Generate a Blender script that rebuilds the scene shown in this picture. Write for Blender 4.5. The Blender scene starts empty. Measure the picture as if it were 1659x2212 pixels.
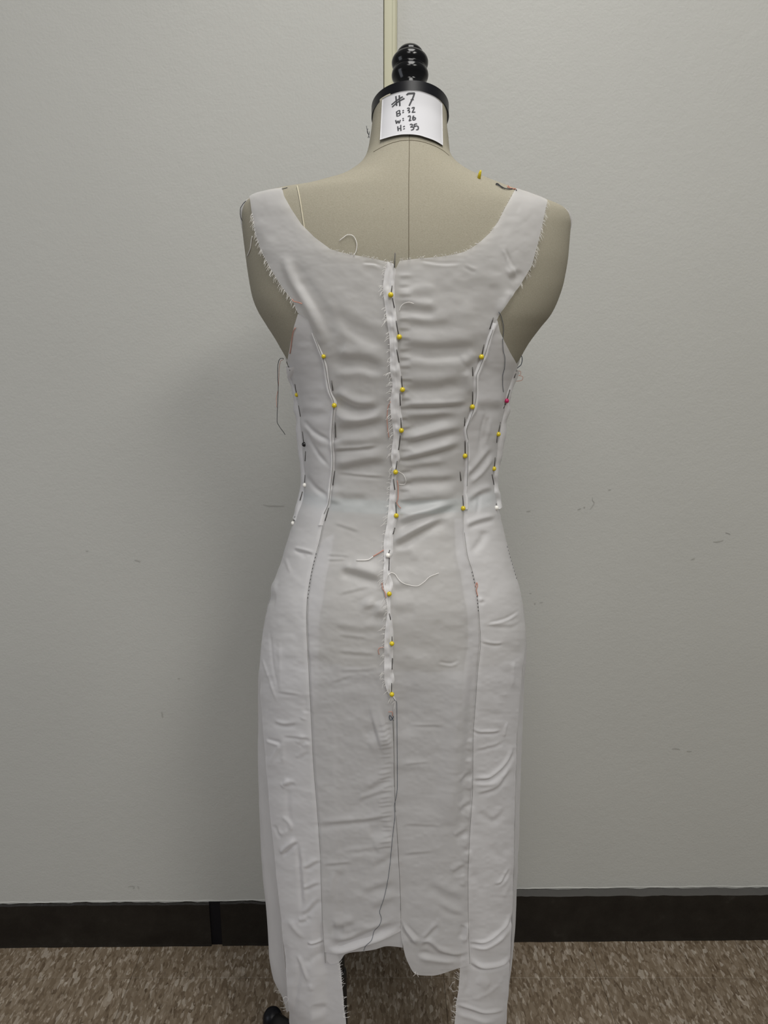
import bpy, math, random
import numpy as np
from mathutils import Vector
from mathutils.bvhtree import BVHTree

random.seed(7)
RNG = np.random.default_rng(7)
C = bpy.context.scene.collection
SC = bpy.context.scene

# ------------------------------------------------------------------ camera
CAM_H, PITCH, F = 1.23, math.radians(14.0), 1600.0      # metres, radians, focal length in px of a 1659x2212 frame
W_PX, H_PX = 1659.0, 2212.0
cam = bpy.data.cameras.new('camera')
cam.sensor_fit = 'VERTICAL'
cam.sensor_height = 36.0
cam.lens = F / H_PX * 36.0
cam.clip_start = 0.02
cam_o = bpy.data.objects.new('camera', cam)
C.objects.link(cam_o)
cam_o.location = (0, 0, CAM_H)
cam_o.rotation_euler = (math.pi / 2 - PITCH, 0, 0)
SC.camera = cam_o

# ------------------------------------------------------------------ light
world = bpy.data.worlds.new('world')
SC.world = world
world.use_nodes = True
bg = world.node_tree.nodes['Background']
bg.inputs[0].default_value = (0.98, 1.0, 0.97, 1)
bg.inputs[1].default_value = 0.23

def area(name, loc, target, size, energy, col):
    l = bpy.data.lights.new(name, 'AREA')
    l.shape = 'RECTANGLE'
    l.size, l.size_y = size
    l.energy = energy
    l.color = col
    o = bpy.data.objects.new(name, l)
    C.objects.link(o)
    o.location = loc
    d = Vector(target) - Vector(loc)
    o.rotation_euler = d.to_track_quat('-Z', 'Y').to_euler()
    return o

area('window_light', (-2.6, -0.35, 1.10), (0.0, 0.75, 0.7), (1.0, 1.5), 12, (0.86, 0.90, 1.0))
area('ceiling_lamp', (1.1, -1.15, 2.75), (1.1, -1.15, 0), (0.6, 1.2), 42, (1.0, 0.98, 0.92))
area('ceiling_lamp', (-0.3, -1.15, 2.75), (-0.3, -1.15, 0), (0.6, 1.2), 19, (1.0, 0.985, 0.95))
area('ceiling_lamp', (0.15, 0.25, 2.75), (0.15, 0.25, 0), (0.6, 1.2), 25, (1.0, 0.985, 0.95))

vs = SC.view_settings
vs.view_transform = 'Standard'
vs.look = 'None'
vs.gamma = 1.0
vs.use_curve_mapping = False
vs.exposure = 0.0

# ------------------------------------------------------------------ projection helpers
CP, SP = math.cos(PITCH), math.sin(PITCH)
ORG = Vector((0, 0, CAM_H))

def proj(P):
    P = np.asarray(P, float)
    rel = P - np.array([0, 0, CAM_H])
    d = rel[..., 1] * CP - rel[..., 2] * SP
    u = rel[..., 1] * SP + rel[..., 2] * CP
    return np.stack([W_PX / 2 + F * rel[..., 0] / d, H_PX / 2 - F * u / d], -1)

def ray(px, py):
    u, v = (px - W_PX / 2) / F, (py - H_PX / 2) / F
    return np.array([u, CP - v * SP, -SP - v * CP])

def at_depth(px, py, Y):
    d = ray(px, py)
    t = Y / d[1]
    return np.array([d[0] * t, Y, CAM_H + d[2] * t])

# ------------------------------------------------------------------ scene helpers
def tag(o, label=None, cat=None, group=None, kind=None):
    if label: o['label'] = label
    if cat: o['category'] = cat
    if group: o['group'] = group
    if kind: o['kind'] = kind
    return o

def empty(name, loc=(0, 0, 0)):
    o = bpy.data.objects.new(name, None)
    o.empty_display_size = 0.02
    o.location = loc
    C.objects.link(o)
    return o

def mesh_obj(name, verts, faces, mat=None, parent=None, smooth=True):
    me = bpy.data.meshes.new(name)
    me.from_pydata([tuple(v) for v in verts], [], [tuple(int(i) for i in f) for f in faces])
    if smooth:
        me.polygons.foreach_set('use_smooth', [True] * len(me.polygons))
    if mat: me.materials.append(mat)
    me.update()
    o = bpy.data.objects.new(name, me)
    C.objects.link(o)
    if parent:
        o.parent = parent
        o.matrix_parent_inverse = parent.matrix_basis.inverted()
    return o

class MB:
    """collects simple shapes into one mesh"""
    def __init__(s): s.v, s.f = [], []
    def add(s, v, f):
        n = len(s.v)
        s.v.extend([tuple(p) for p in v])
        s.f.extend([tuple(i + n for i in q) for q in f])
    def box(s, lo, hi):
        x0, y0, z0 = lo; x1, y1, z1 = hi
        s.add([(x0,y0,z0),(x1,y0,z0),(x1,y1,z0),(x0,y1,z0),(x0,y0,z1),(x1,y0,z1),(x1,y1,z1),(x0,y1,z1)],
              [(0,3,2,1),(4,5,6,7),(0,1,5,4),(1,2,6,5),(2,3,7,6),(3,0,4,7)])
    def tube(s, pts, r, n=6, cap=True):
        pts = [Vector(p) for p in pts]
        rs = r if isinstance(r, (list, tuple)) else [r] * len(pts)
        base = len(s.v)
        ref = None
        for i, p in enumerate(pts):
            a = pts[max(i - 1, 0)]; b = pts[min(i + 1, len(pts) - 1)]
            t = (b - a)
            if t.length < 1e-9: t = Vector((0, 0, 1))
            t.normalize()
            if ref is None:
                ref = t.orthogonal().normalized()
            else:
                ref = (ref - t * ref.dot(t))
                ref = ref.normalized() if ref.length > 1e-6 else t.orthogonal().normalized()
            bi = t.cross(ref)
            for k in range(n):
                a_ = 2 * math.pi * k / n
                s.v.append(tuple(p + (ref * math.cos(a_) + bi * math.sin(a_)) * rs[i]))
        for i in range(len(pts) - 1):
            for k in range(n):
                k2 = (k + 1) % n
                s.f.append((base + i*n + k, base + i*n + k2, base + (i+1)*n + k2, base + (i+1)*n + k))
        if cap:
            s.f.append(tuple(base + k for k in reversed(range(n))))
            s.f.append(tuple(base + (len(pts)-1)*n + k for k in range(n)))
    def ball(s, c, r, nu=14, nv=9):
        c = Vector(c); base = len(s.v)
        s.v.append(tuple(c + Vector((0, 0, r))))
        for j in range(1, nv):
            th = math.pi * j / nv
            for i in range(nu):
                a = 2 * math.pi * i / nu
                s.v.append(tuple(c + Vector((math.sin(th)*math.cos(a), math.sin(th)*math.sin(a), math.cos(th))) * r))
        s.v.append(tuple(c - Vector((0, 0, r))))
        for i in range(nu):
            s.f.append((base, base+1+i, base+1+(i+1)%nu))
        for j in range(nv - 2):
            for i in range(nu):
                a = base+1+j*nu
                s.f.append((a+i, a+nu+i, a+nu+(i+1)%nu, a+(i+1)%nu))
        a = base+1+(nv-2)*nu; e = len(s.v)-1
        for i in range(nu): s.f.append((a+i, e, a+(i+1)%nu))
    def lathe(s, prof, origin, axis, n=48):
        axis = Vector(axis).normalized(); ref = axis.orthogonal().normalized(); bi = axis.cross(ref)
        base = len(s.v); origin = Vector(origin)
        for h, r in prof:
            for k in range(n):
                a = 2*math.pi*k/n
                s.v.append(tuple(origin + axis*h + (ref*math.cos(a)+bi*math.sin(a))*r))
        for i in range(len(prof)-1):
            for k in range(n):
                k2 = (k+1) % n
                s.f.append((base+i*n+k, base+i*n+k2, base+(i+1)*n+k2, base+(i+1)*n+k))
        s.f.append(tuple(base+k for k in reversed(range(n))))
        s.f.append(tuple(base+(len(prof)-1)*n+k for k in range(n)))
    def build(s, name, mat, parent=None, smooth=True):
        return mesh_obj(name, s.v, s.f, mat, parent, smooth)

def pchip(xs, ys, x):
    """monotone cubic interpolation"""
    xs, ys = np.asarray(xs, float), np.asarray(ys, float)
    o = np.argsort(xs); xs, ys = xs[o], ys[o]
    h = np.diff(xs); d = np.diff(ys) / h
    m = np.zeros_like(ys)
    m[0], m[-1] = d[0], d[-1]
    for i in range(1, len(xs) - 1):
        if d[i-1] * d[i] > 0:
            w1, w2 = 2*h[i] + h[i-1], h[i] + 2*h[i-1]
            m[i] = (w1 + w2) / (w1 / d[i-1] + w2 / d[i])
    x = np.clip(np.asarray(x, float), xs[0], xs[-1])
    k = np.clip(np.searchsorted(xs, x) - 1, 0, len(xs) - 2)
    t = (x - xs[k]) / h[k]
    return ((1+2*t)*(1-t)**2*ys[k] + t*(1-t)**2*h[k]*m[k] + t*t*(3-2*t)*ys[k+1] + t*t*(t-1)*h[k]*m[k+1])

def resample(pts, step):
    pts = np.asarray(pts, float)
    seg = np.linalg.norm(np.diff(pts, axis=0), axis=1)
    L = np.concatenate([[0], np.cumsum(seg)])
    n = max(2, int(L[-1] / step) + 1)
    t = np.linspace(0, L[-1], n)
    keep = np.concatenate([[True], np.diff(L) > 1e-9])
    return np.stack([pchip(L[keep], pts[keep, k], t) if keep.sum() > 2 else np.interp(t, L, pts[:, k]) for k in range(pts.shape[1])], -1)

_T = np.random.default_rng(3).random((64, 64))
def vnoise(x, y):
    x, y = np.asarray(x, float), np.asarray(y, float)
    xi, yi = np.floor(x).astype(int), np.floor(y).astype(int)
    fx, fy = x - xi, y - yi
    fx, fy = fx*fx*(3-2*fx), fy*fy*(3-2*fy)
    g = lambda a, b: _T[a % 64, b % 64]
    return (g(xi,yi)*(1-fx)*(1-fy) + g(xi+1,yi)*fx*(1-fy) + g(xi,yi+1)*(1-fx)*fy + g(xi+1,yi+1)*fx*fy) * 2 - 1

# ------------------------------------------------------------------ materials
class NT:
    def __init__(s, name):
        s.m = bpy.data.materials.new(name); s.m.use_nodes = True
        s.t = s.m.node_tree; s.t.nodes.clear()
        s.out = s.t.nodes.new('ShaderNodeOutputMaterial')
    def n(s, typ, **kw):
        nd = s.t.nodes.new(typ)
        for k, v in kw.items():
            if k.startswith('i_'):
                nd.inputs[k[2:].replace('_', ' ')].default_value = v
            else:
                setattr(nd, k, v)
        return nd
    def l(s, a, b): s.t.links.new(a, b)
    def ramp(s, fac, stops):
        r = s.n('ShaderNodeValToRGB')
        while len(r.color_ramp.elements) < len(stops): r.color_ramp.elements.new(0.5)
        for e, (p, c) in zip(r.color_ramp.elements, stops):
            e.position = p; e.color = (*c, 1) if len(c) == 3 else c
        s.l(fac, r.inputs[0])
        return r.outputs[0]
    def coords(s, scale=(1,1,1), src='pos'):
        if src == 'pos':
            g = s.n('ShaderNodeNewGeometry').outputs['Position']
        else:
            g = s.n('ShaderNodeTexCoord').outputs[src]
        mp = s.n('ShaderNodeMapping'); mp.inputs['Scale'].default_value = scale
        s.l(g, mp.inputs['Vector'])
        return mp.outputs[0]
    def noise(s, vec, scale, detail=3, rough=0.5):
        nd = s.n('ShaderNodeTexNoise')
        nd.inputs['Scale'].default_value = scale; nd.inputs['Detail'].default_value = detail
        nd.inputs['Roughness'].default_value = rough
        s.l(vec, nd.inputs['Vector'])
        return nd.outputs['Fac']
    def bump(s, h, strength, dist):
        b = s.n('ShaderNodeBump'); b.inputs['Strength'].default_value = strength; b.inputs['Distance'].default_value = dist
        s.l(h, b.inputs['Height'])
        return b.outputs[0]

def plain(name, col, rough=0.5, spec=0.5, metal=0.0, coat=0.0):
    t = NT(name)
    b = t.n('ShaderNodeBsdfPrincipled')
    b.inputs['Base Color'].default_value = (*col, 1)
    b.inputs['Roughness'].default_value = rough
    b.inputs['Specular IOR Level'].default_value = spec
    b.inputs['Metallic'].default_value = metal
    b.inputs['Coat Weight'].default_value = coat
    t.l(b.outputs[0], t.out.inputs[0])
    return t.m

def wall_mat(name, col):
    t = NT(name)
    b = t.n('ShaderNodeBsdfPrincipled', i_Roughness=0.55)
    v = t.coords()
    c = t.ramp(t.noise(v, 3.0, 4), [(0.3, tuple(x*0.955 for x in col)), (0.7, col)])
    t.l(c, b.inputs['Base Color'])
    b.inputs['Specular IOR Level'].default_value = 0.25
    add = t.n('ShaderNodeMath', operation='ADD')
    t.l(t.noise(v, 260, 3), add.inputs[0]); t.l(t.noise(v, 60, 2), add.inputs[1])
    t.l(t.bump(add.outputs[0], 0.32, 0.0012), b.inputs['Normal'])
    t.l(b.outputs[0], t.out.inputs[0])
    return t.m

def tile_mat():
    t = NT('speckled_vinyl')
    b = t.n('ShaderNodeBsdfPrincipled', i_Roughness=0.42)
    v0 = t.coords((1.0, 0.36, 1.0))
    w = t.n('ShaderNodeTexNoise'); w.inputs['Scale'].default_value = 90; t.l(v0, w.inputs['Vector'])
    mx = t.n('ShaderNodeMix', data_type='VECTOR'); mx.inputs[0].default_value = 0.010
    t.l(v0, mx.inputs[4]); t.l(w.outputs['Color'], mx.inputs[5])
    v = mx.outputs[1]
    vo = t.n('ShaderNodeTexVoronoi'); vo.inputs['Scale'].default_value = 215; t.l(v, vo.inputs['Vector'])
    sep = t.n('ShaderNodeSeparateColor'); t.l(vo.outputs['Color'], sep.inputs[0])
    c1 = t.ramp(sep.outputs[0], [(0.0, (0.055, 0.034, 0.018)), (0.16, (0.105, 0.074, 0.046)), (0.45, (0.145, 0.108, 0.073)),
                                 (0.80, (0.200, 0.160, 0.118)), (0.90, (0.27, 0.225, 0.18)), (1.0, (0.36, 0.32, 0.27))])
    vo2 = t.n('ShaderNodeTexVoronoi'); vo2.inputs['Scale'].default_value = 420
    t.l(v, vo2.inputs['Vector'])
    sep2 = t.n('ShaderNodeSeparateColor'); t.l(vo2.outputs['Color'], sep2.inputs[0])
    c2 = t.ramp(sep2.outputs[1], [(0.0, (0.055, 0.038, 0.024)), (0.10, (0.13, 0.10, 0.07)), (0.86, (0.165, 0.128, 0.09)), (0.97, (0.38, 0.33, 0.27))])
    m2 = t.n('ShaderNodeMix', data_type='RGBA'); m2.inputs[0].default_value = 0.40
    t.l(c1, m2.inputs[6]); t.l(c2, m2.inputs[7])
    oi = t.n('ShaderNodeObjectInfo')
    hv = t.n('ShaderNodeHueSaturation')
    mr = t.n('ShaderNodeMapRange'); mr.inputs[3].default_value = 0.93; mr.inputs[4].default_value = 1.07
    t.l(oi.outputs['Random'], mr.inputs[0]); t.l(mr.outputs[0], hv.inputs['Value'])
    t.l(m2.outputs[2], hv.inputs['Color']); t.l(hv.outputs[0], b.inputs['Base Color'])
    b.inputs['Specular IOR Level'].default_value = 0.3
    t.l(t.bump(sep2.outputs[0], 0.08, 0.0005), b.inputs['Normal'])
    t.l(b.outputs[0], t.out.inputs[0])
    return t.m

def base_mat():
    t = NT('dark_brown_baseboard')
    b = t.n('ShaderNodeBsdfPrincipled', i_Roughness=0.45)
    v = t.coords()
    c = t.ramp(t.noise(v, 22, 5, 0.6), [(0.35, (0.0075, 0.0055, 0.004)), (0.62, (0.013, 0.0105, 0.008)), (0.80, (0.03, 0.027, 0.023))])
    t.l(c, b.inputs['Base Color'])
    b.inputs['Specular IOR Level'].default_value = 0.35
    t.l(t.bump(t.noise(v, 35, 5, 0.65), 0.5, 0.004), b.inputs['Normal'])
    t.l(b.outputs[0], t.out.inputs[0])
    return t.m

def linen_mat():
    t = NT('linen_cover')
    b = t.n('ShaderNodeBsdfPrincipled', i_Roughness=0.85)
    v = t.coords((1, 1, 2.2))
    n1 = t.noise(v, 700, 3, 0.6)
    c = t.ramp(n1, [(0.25, (0.245, 0.224, 0.172)), (0.5, (0.288, 0.266, 0.209)), (0.75, (0.325, 0.300, 0.240))])
    sp = t.n('ShaderNodeTexVoronoi'); sp.inputs['Scale'].default_value = 95; t.l(t.coords(), sp.inputs['Vector'])
    f = t.ramp(sp.outputs['Distance'], [(0.0, (1, 1, 1)), (0.055, (1, 1, 1)), (0.075, (0, 0, 0))])
    sc_ = t.n('ShaderNodeSeparateColor'); t.l(sp.outputs['Color'], sc_.inputs[0])
    g = t.ramp(sc_.outputs[0], [(0.90, (0, 0, 0)), (0.92, (1, 1, 1))])
    mu = t.n('ShaderNodeMath', operation='MULTIPLY'); t.l(f, mu.inputs[0]); t.l(g, mu.inputs[1])
    mu2 = t.n('ShaderNodeMath', operation='MULTIPLY'); mu2.inputs[1].default_value = 0.45; t.l(mu.outputs[0], mu2.inputs[0])
    mx = t.n('ShaderNodeMix', data_type='RGBA'); t.l(mu2.outputs[0], mx.inputs[0]); t.l(c, mx.inputs[6])
    mx.inputs[7].default_value = (0.10, 0.085, 0.06, 1)
    t.l(mx.outputs[2], b.inputs['Base Color'])
    b.inputs['Specular IOR Level'].default_value = 0.15
    t.l(t.bump(n1, 0.25, 0.0006), b.inputs['Normal'])
    t.l(b.outputs[0], t.out.inputs[0])
    return t.m

def cloth_mat(name, col, see=0.15):
    """thin satin-faced cotton: reflects, passes some light on and is slightly see-through"""
    t = NT(name)
    v = t.coords()
    n1 = t.noise(v, 1300, 2)
    bmp = t.bump(n1, 0.10, 0.0004)
    d = t.n('ShaderNodeBsdfPrincipled', i_Roughness=0.40)
    d.inputs['Base Color'].default_value = (*col, 1)
    d.inputs['Specular IOR Level'].default_value = 0.45
    d.inputs['Sheen Weight'].default_value = 0.15
    t.l(bmp, d.inputs['Normal'])
    tr = t.n('ShaderNodeBsdfTranslucent'); tr.inputs[0].default_value = (*col, 1)
    m1 = t.n('ShaderNodeMixShader'); m1.inputs[0].default_value = 0.46
    t.l(d.outputs[0], m1.inputs[1]); t.l(tr.outputs[0], m1.inputs[2])
    tp = t.n('ShaderNodeBsdfTransparent')
    m2 = t.n('ShaderNodeMixShader'); m2.inputs[0].default_value = see
    t.l(m1.outputs[0], m2.inputs[1]); t.l(tp.outputs[0], m2.inputs[2])
    t.l(m2.outputs[0], t.out.inputs[0])
    return t.m

M = dict(
    wall=wall_mat('painted_wall', (0.425, 0.422, 0.40)),
    trim=plain('cream_trim', (0.47, 0.455, 0.34), 0.5, 0.3),
    tile=tile_mat(), base=base_mat(), linen=linen_mat(),
    cloth=cloth_mat('white_cloth', (0.77, 0.76, 0.775), 0.22),
    side=cloth_mat('white_cloth_side', (0.85, 0.84, 0.865), 0.08),  # side panels: paler and less see-through than the centre panels
    flap=cloth_mat('white_cloth_edge', (0.88, 0.87, 0.88), 0.06),
    black=plain('black_lacquer', (0.003, 0.003, 0.0035), 0.14, 0.30),
    blacksatin=plain('black_satin_plastic', (0.004, 0.004, 0.006), 0.36, 0.22),
    iron=plain('black_iron', (0.006, 0.006, 0.006), 0.45, 0.4),
    paper=plain('white_card', (0.49, 0.485, 0.505), 0.8, 0.2),
    ink=plain('pencil_grey_ink', (0.045, 0.045, 0.05), 0.7, 0.2),
    seam=plain('seam_brown', (0.12, 0.10, 0.07), 0.9, 0.1),
    cord=plain('cream_cord', (0.50, 0.46, 0.36), 0.9, 0.1),
    yellow=plain('yellow_glass_head', (0.55, 0.43, 0.012), 0.22, 0.5),
    white=plain('white_glass_head', (0.78, 0.76, 0.72), 0.25, 0.5),
    redh=plain('magenta_glass_head', (0.42, 0.01, 0.09), 0.12, 0.6),
    blackh=plain('black_glass_head', (0.004, 0.004, 0.005), 0.2, 0.5),
    steel=plain('pin_steel', (0.10, 0.095, 0.09), 0.35, 0.5, 0.6),
    tblue=plain('slate_thread', (0.07, 0.085, 0.11), 0.9, 0.1),
    tdark=plain('dark_thread', (0.05, 0.05, 0.055), 0.9, 0.1),
    tpink=plain('pink_thread', (0.52, 0.25, 0.19), 0.9, 0.1),
    twhite=plain('white_thread', (0.72, 0.70, 0.68), 0.9, 0.1),
    tgrey=plain('grey_stitching', (0.22, 0.215, 0.21), 0.9, 0.1),
    pale=plain('pale_enamel', (0.62, 0.61, 0.60), 0.5, 0.3),
    topgrey=plain('grey_ledge', (0.075, 0.072, 0.068), 0.9, 0.1),
    scuff=plain('grey_scuff', (0.34, 0.335, 0.31), 0.9, 0.1),
    teal=plain('pale_teal_tape', (0.34, 0.42, 0.40), 0.8, 0.1),
)

# ------------------------------------------------------------------ room
ROT = math.radians(0.65)
PIV = Vector((0, 1.266, 0))
def wrot(p):
    x, y = p[0] - PIV.x, p[1] - PIV.y
    return (PIV.x + x*math.cos(ROT) - y*math.sin(ROT), PIV.y + x*math.sin(ROT) + y*math.cos(ROT), p[2])
def wbuild(mb, name, mat, parent=None, smooth=False):
    mb.v = [wrot(v) for v in mb.v]
    return mb.build(name, mat, parent, smooth)

mb = MB(); mb.box((-3.2, -3.4, -0.05), (3.2, 1.5, -0.003))
floor = tag(mb.build('floor', M['tile'], smooth=False), 'brown speckled vinyl tile floor', kind='structure')
TS, TX, TY = 0.3048, -0.493, 1.181
g = 0.00022
for j in range(-1, 5):
    for i in range(-4, 7):
        x0, x1 = TX + i*TS + g, TX + (i+1)*TS - g
        y1, y0 = TY - j*TS - g, TY - (j+1)*TS + g
        if j == -1: y0, y1 = TY + g, 1.30
        b_ = 0.0006
        v = [(x0,y0,-0.003),(x1,y0,-0.003),(x1,y1,-0.003),(x0,y1,-0.003),
             (x0,y0,-b_),(x1,y0,-b_),(x1,y1,-b_),(x0,y1,-b_),
             (x0+b_,y0+b_,0),(x1-b_,y0+b_,0),(x1-b_,y1-b_,0),(x0+b_,y1-b_,0)]
        f = [(0,3,2,1),(0,1,5,4),(1,2,6,5),(2,3,7,6),(3,0,4,7),(4,5,9,8),(5,6,10,9),(6,7,11,10),(7,4,8,11),(8,9,10,11)]
        mesh_obj('tile', v, f, M['tile'], floor, smooth=False)

mb = MB(); mb.box((-3.2, 1.266, 0), (-0.001, 1.36, 3.0))
wall_l = tag(wbuild(mb, 'wall_left', M['wall']), 'white painted wall left of the cream strip', kind='structure')
mb = MB(); mb.box((0.0200, 1.281, 0), (3.2, 1.36, 3.0))
wall_r = tag(wbuild(mb, 'wall_right', M['wall']), 'white painted wall right of the cream strip', kind='structure')
# cream cover strip in the joint
mb = MB()
prof = [(-0.0006, 1.2735), (0.0008, 1.2705), (0.012, 1.2700), (0.0135, 1.2690), (0.0165, 1.2688), (0.0195, 1.2715), (0.0205, 1.281), (0.0205, 1.34), (-0.0006, 1.34)]
nz = len(prof)
mb.add([(x, y, 0.0) for x, y in prof] + [(x, y, 3.0) for x, y in prof],
       [(i, (i+1) % nz, nz + (i+1) % nz, nz + i) for i in range(nz)] + [tuple(reversed(range(nz))), tuple(range(nz, 2*nz))])
tag(wbuild(mb, 'trim_1', M['trim']), 'narrow cream cover strip between the two wall halves', kind='structure')

def baseboard(name, x0, x1, yf, yb, h, seed, label, grey_top=False):
    """hand-painted board with an uneven top edge"""
    mb = MB(); n = int((x1 - x0) / 0.006)
    xs = np.linspace(x0, x1, n)
    dz = 0.0012*vnoise(xs*25, xs*0+seed) + 0.0008*vnoise(xs*90, xs*0+seed+5)
    dy = 0.0006*vnoise(xs*40, xs*0+seed+9)
    V = []
    for x, a, b in zip(xs, dz, dy):
        V += [(x, yf+b-0.0008, 0.0005), (x, yf+b, 0.006), (x, yf+b, h-0.003+a), (x, yf+0.002+b, h+a), (x, yb, h+0.0005+a*1.6), (x, yb, 0.0005)]
    Fc = []
    for i in range(n-1):
        for k in range(6):
            k2 = (k+1) % 6
            Fc.append((i*6+k, (i+1)*6+k, (i+1)*6+k2, i*6+k2))
    Fc += [tuple(range(6)), tuple(reversed(range((n-1)*6, n*6)))]
    mb.add(V, Fc)
    o = tag(wbuild(mb, name, M['base'], smooth=False), label, kind='structure')
    if grey_top:                                          # upper faces of the board get a paler grey
        o.data.materials.append(M['topgrey'])
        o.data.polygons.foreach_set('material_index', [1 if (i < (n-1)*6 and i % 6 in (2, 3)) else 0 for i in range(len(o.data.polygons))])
    return o
xa, xb = -0.353, -0.331
bl = baseboard('baseboard_left', -3.1, xa, 1.2615, 1.2668, 0.104, 1, 'dark brown baseboard on the left, up to its joint')
mb = MB(); mb.box((xa-0.001, 1.2645, 0.001), (xb+0.001, 1.2665, 0.104)); 
jt = wbuild(mb, 'joint_strip', M['blacksatin'], bl)
bl2 = baseboard('baseboard_left', xb, 0.0, 1.2615, 1.2668, 0.1045, 4, 'dark brown baseboard between the joint and the dress')
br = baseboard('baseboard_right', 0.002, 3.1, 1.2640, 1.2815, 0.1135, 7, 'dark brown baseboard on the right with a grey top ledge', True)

# ragged paint edge just above the boards
for wall, x0, x1, yf, h in ((wall_l, -3.1, -0.002, 1.2658, 0.1065), (wall_r, 0.022, 3.1, 1.2808, 0.1165)):
    xs = np.linspace(x0, x1, int((x1-x0)/0.008)); mb = MB()
    mb.tube([(x, yf, h + 0.0011*float(vnoise(x*22, x0)) + 0.0006*float(vnoise(x*75, 3+x0))) for x in xs], [0.0006 + 0.0009*abs(float(vnoise(x*33, 8+x0))) for x in xs], 5)
    wbuild(mb, 'paint_edge', M['wall'], wall, True)

# scuffs on the paint
def ribbon(mb, P, Nn, w):
    P = [Vector(p) for p in P]; base = len(mb.v)
    for i, p in enumerate(P):
        t = (P[min(i+1, len(P)-1)] - P[max(i-1, 0)]).normalized()
        s_ = Nn[i].cross(t).normalized()
        ww = w[i] if isinstance(w, (list, tuple)) else w
        mb.v += [tuple(p + s_*ww), tuple(p - s_*ww)]
    for i in range(len(P)-1):
        mb.f.append((base+2*i, base+2*i+1, base+2*i+3, base+2*i+2))
def wall_pt(px, py, right):
    Y = 1.2802 if right else 1.2652
    d = ray(px, py)
    # wall plane is turned by ROT about PIV
    nrm = np.array([math.sin(ROT), -math.cos(ROT), 0])
    p0 = np.array(wrot((0, Y, 0)))
    t = nrm.dot(p0 - np.array([0, 0, CAM_H])) / nrm.dot(d)
    return Vector(np.array([0, 0, CAM_H]) + d*t)
WN = Vector((math.sin(ROT), -math.cos(ROT), 0))
for pts, w, rt in [([(1248,1101),(1255,1098)],0.0008,1), ([(1261,1096),(1264,1095.5)],0.001,1), ([(1275,1100),(1281,1092),(1284,1086),(1280,1080),(1280,1074)],0.0005,1),
                   ([(1541,1170.5),(1551,1170),(1563,1167)],0.0008,1), ([(1567,1150),(1573,1152),(1578,1154)],0.0006,1), ([(1493,1209),(1501,1206)],0.0007,1),
                   ([(1452,1618),(1460,1617),(1469,1619.5)],0.0010,1), ([(1484,1623),(1494,1623)],0.0009,1), ([(1314,1058),(1320,1057.5)],0.0006,1), ([(1137,1105),(1146,1103)],0.0006,1),
                   ([(1144,1282),(1148,1281.5)],0.0007,1),([(1154,1304),(1157,1304)],0.001,1),([(1165,1302),(1173,1301)],0.0005,1),
                   ([(568,1090),(580,1093),(614,1093)],0.0006,0), ([(290,1210),(296,1211),(303,1214)],0.0007,0), ([(185,1190),(190,1191)],0.0006,0),
                   ([(384,1466),(388,1466)],0.0009,0), ([(349,1538),(351,1550)],0.0009,0), ([(276,1916),(284,1914.5),(290,1917),(287,1920)],0.0009,0), ([(297,1914),(300,1920)],0.0005,0)]:
    q = resample(pts, 3.0)
    mb = MB(); P = [wall_pt(a, b, rt) for a, b in q]; n = len(P)
    ribbon(mb, P, [WN]*n, [w*(0.35+0.65*math.sin(math.pi*(i+0.6)/(n+0.2))) for i in range(n)])
    mb.build('scuff_mark', M['scuff'], wall_r if rt else wall_l, smooth=False)

# ------------------------------------------------------------------ torso and dress surfaces
# outlines of the form and the dress, left and right, from the neck down
OUT_L = [(805,252),(802,280),(799,302),(796,318),(787,340),(772,356),(748,370),(715,382),(660,394),(610,404),(575,411),(548,422),(533,433),(525,448),(522,468),(524,500),(530,550),(537,600),(546,645),
         (557,672),(575,702),(597,737),(612,768),(622,790),(638,850),(645,900),(652,960),(656,1020),(655,1055),(643,1100),(633,1130),(612,1200),(594,1255),(581,1300),(572,1345),(565,1390),(561,1450),
         (562,1550),(567,1700),(572,1800),(575,1860),(578,1905),(583,1960),(588,2040),(592,2085),(604,2130),(616,2165),(624,2200),(625,2330)]
OUT_R = [(966,254),(967,282),(969,305),(971,318),(979,338),(993,353),(1015,367),(1048,382),(1080,394),(1110,405),(1150,419),(1183,431),(1206,440),(1221,450),(1230,464),(1233,490),(1228,550),(1218,610),(1205,650),
         (1190,680),(1166,710),(1141,745),(1127,775),(1115,800),(1103,850),(1092,900),(1081,960),(1072,1025),(1072,1060),(1078,1100),(1084,1130),(1102,1200),(1118,1255),(1128,1300),(1134,1345),(1136,1400),(1132,1460),
         (1127,1550),(1122,1700),(1119,1800),(1117,1860),(1115,1905),(1114,1960),(1109,2040),(1105,2085),(1101,2130),(1097,2165),(1092,2212),(1085,2330)]

ZN = [0.15, 0.45, 0.60, 0.75, 0.83, 0.90, 0.95, 1.00, 1.046, 1.10, 1.15, 1.20, 1.25, 1.30, 1.34, 1.37, 1.395, 1.415, 1.435, 1.455, 1.48, 1.52]
BB = [0.098,0.105,0.112,0.118,0.120,0.117,0.105,0.089,0.082,0.086,0.093,0.100,0.104,0.103,0.098,0.090,0.080,0.070,0.0595,0.0515,0.0485,0.048]
BF = [0.100,0.105,0.108,0.108,0.108,0.108,0.100,0.092,0.088,0.098,0.118,0.130,0.128,0.112,0.095,0.082,0.070,0.060,0.054,0.051,0.050,0.050]
CY = [0.925,0.925,0.925,0.922,0.920,0.920,0.920,0.920,0.920,0.920,0.920,0.920,0.920,0.920,0.921,0.923,0.926,0.930,0.935,0.941,0.946,0.950]
TAU = [0]*14 + [0.0, 0.02, 0.06, 0.11, 0.17, 0.23, 0.262, 0.262]
CX = [(1.48,886),(1.42,885),(1.30,876),(1.15,868),(1.046,863),(0.95,856),(0.84,849),(0.6,846),(0.2,848)]
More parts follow.
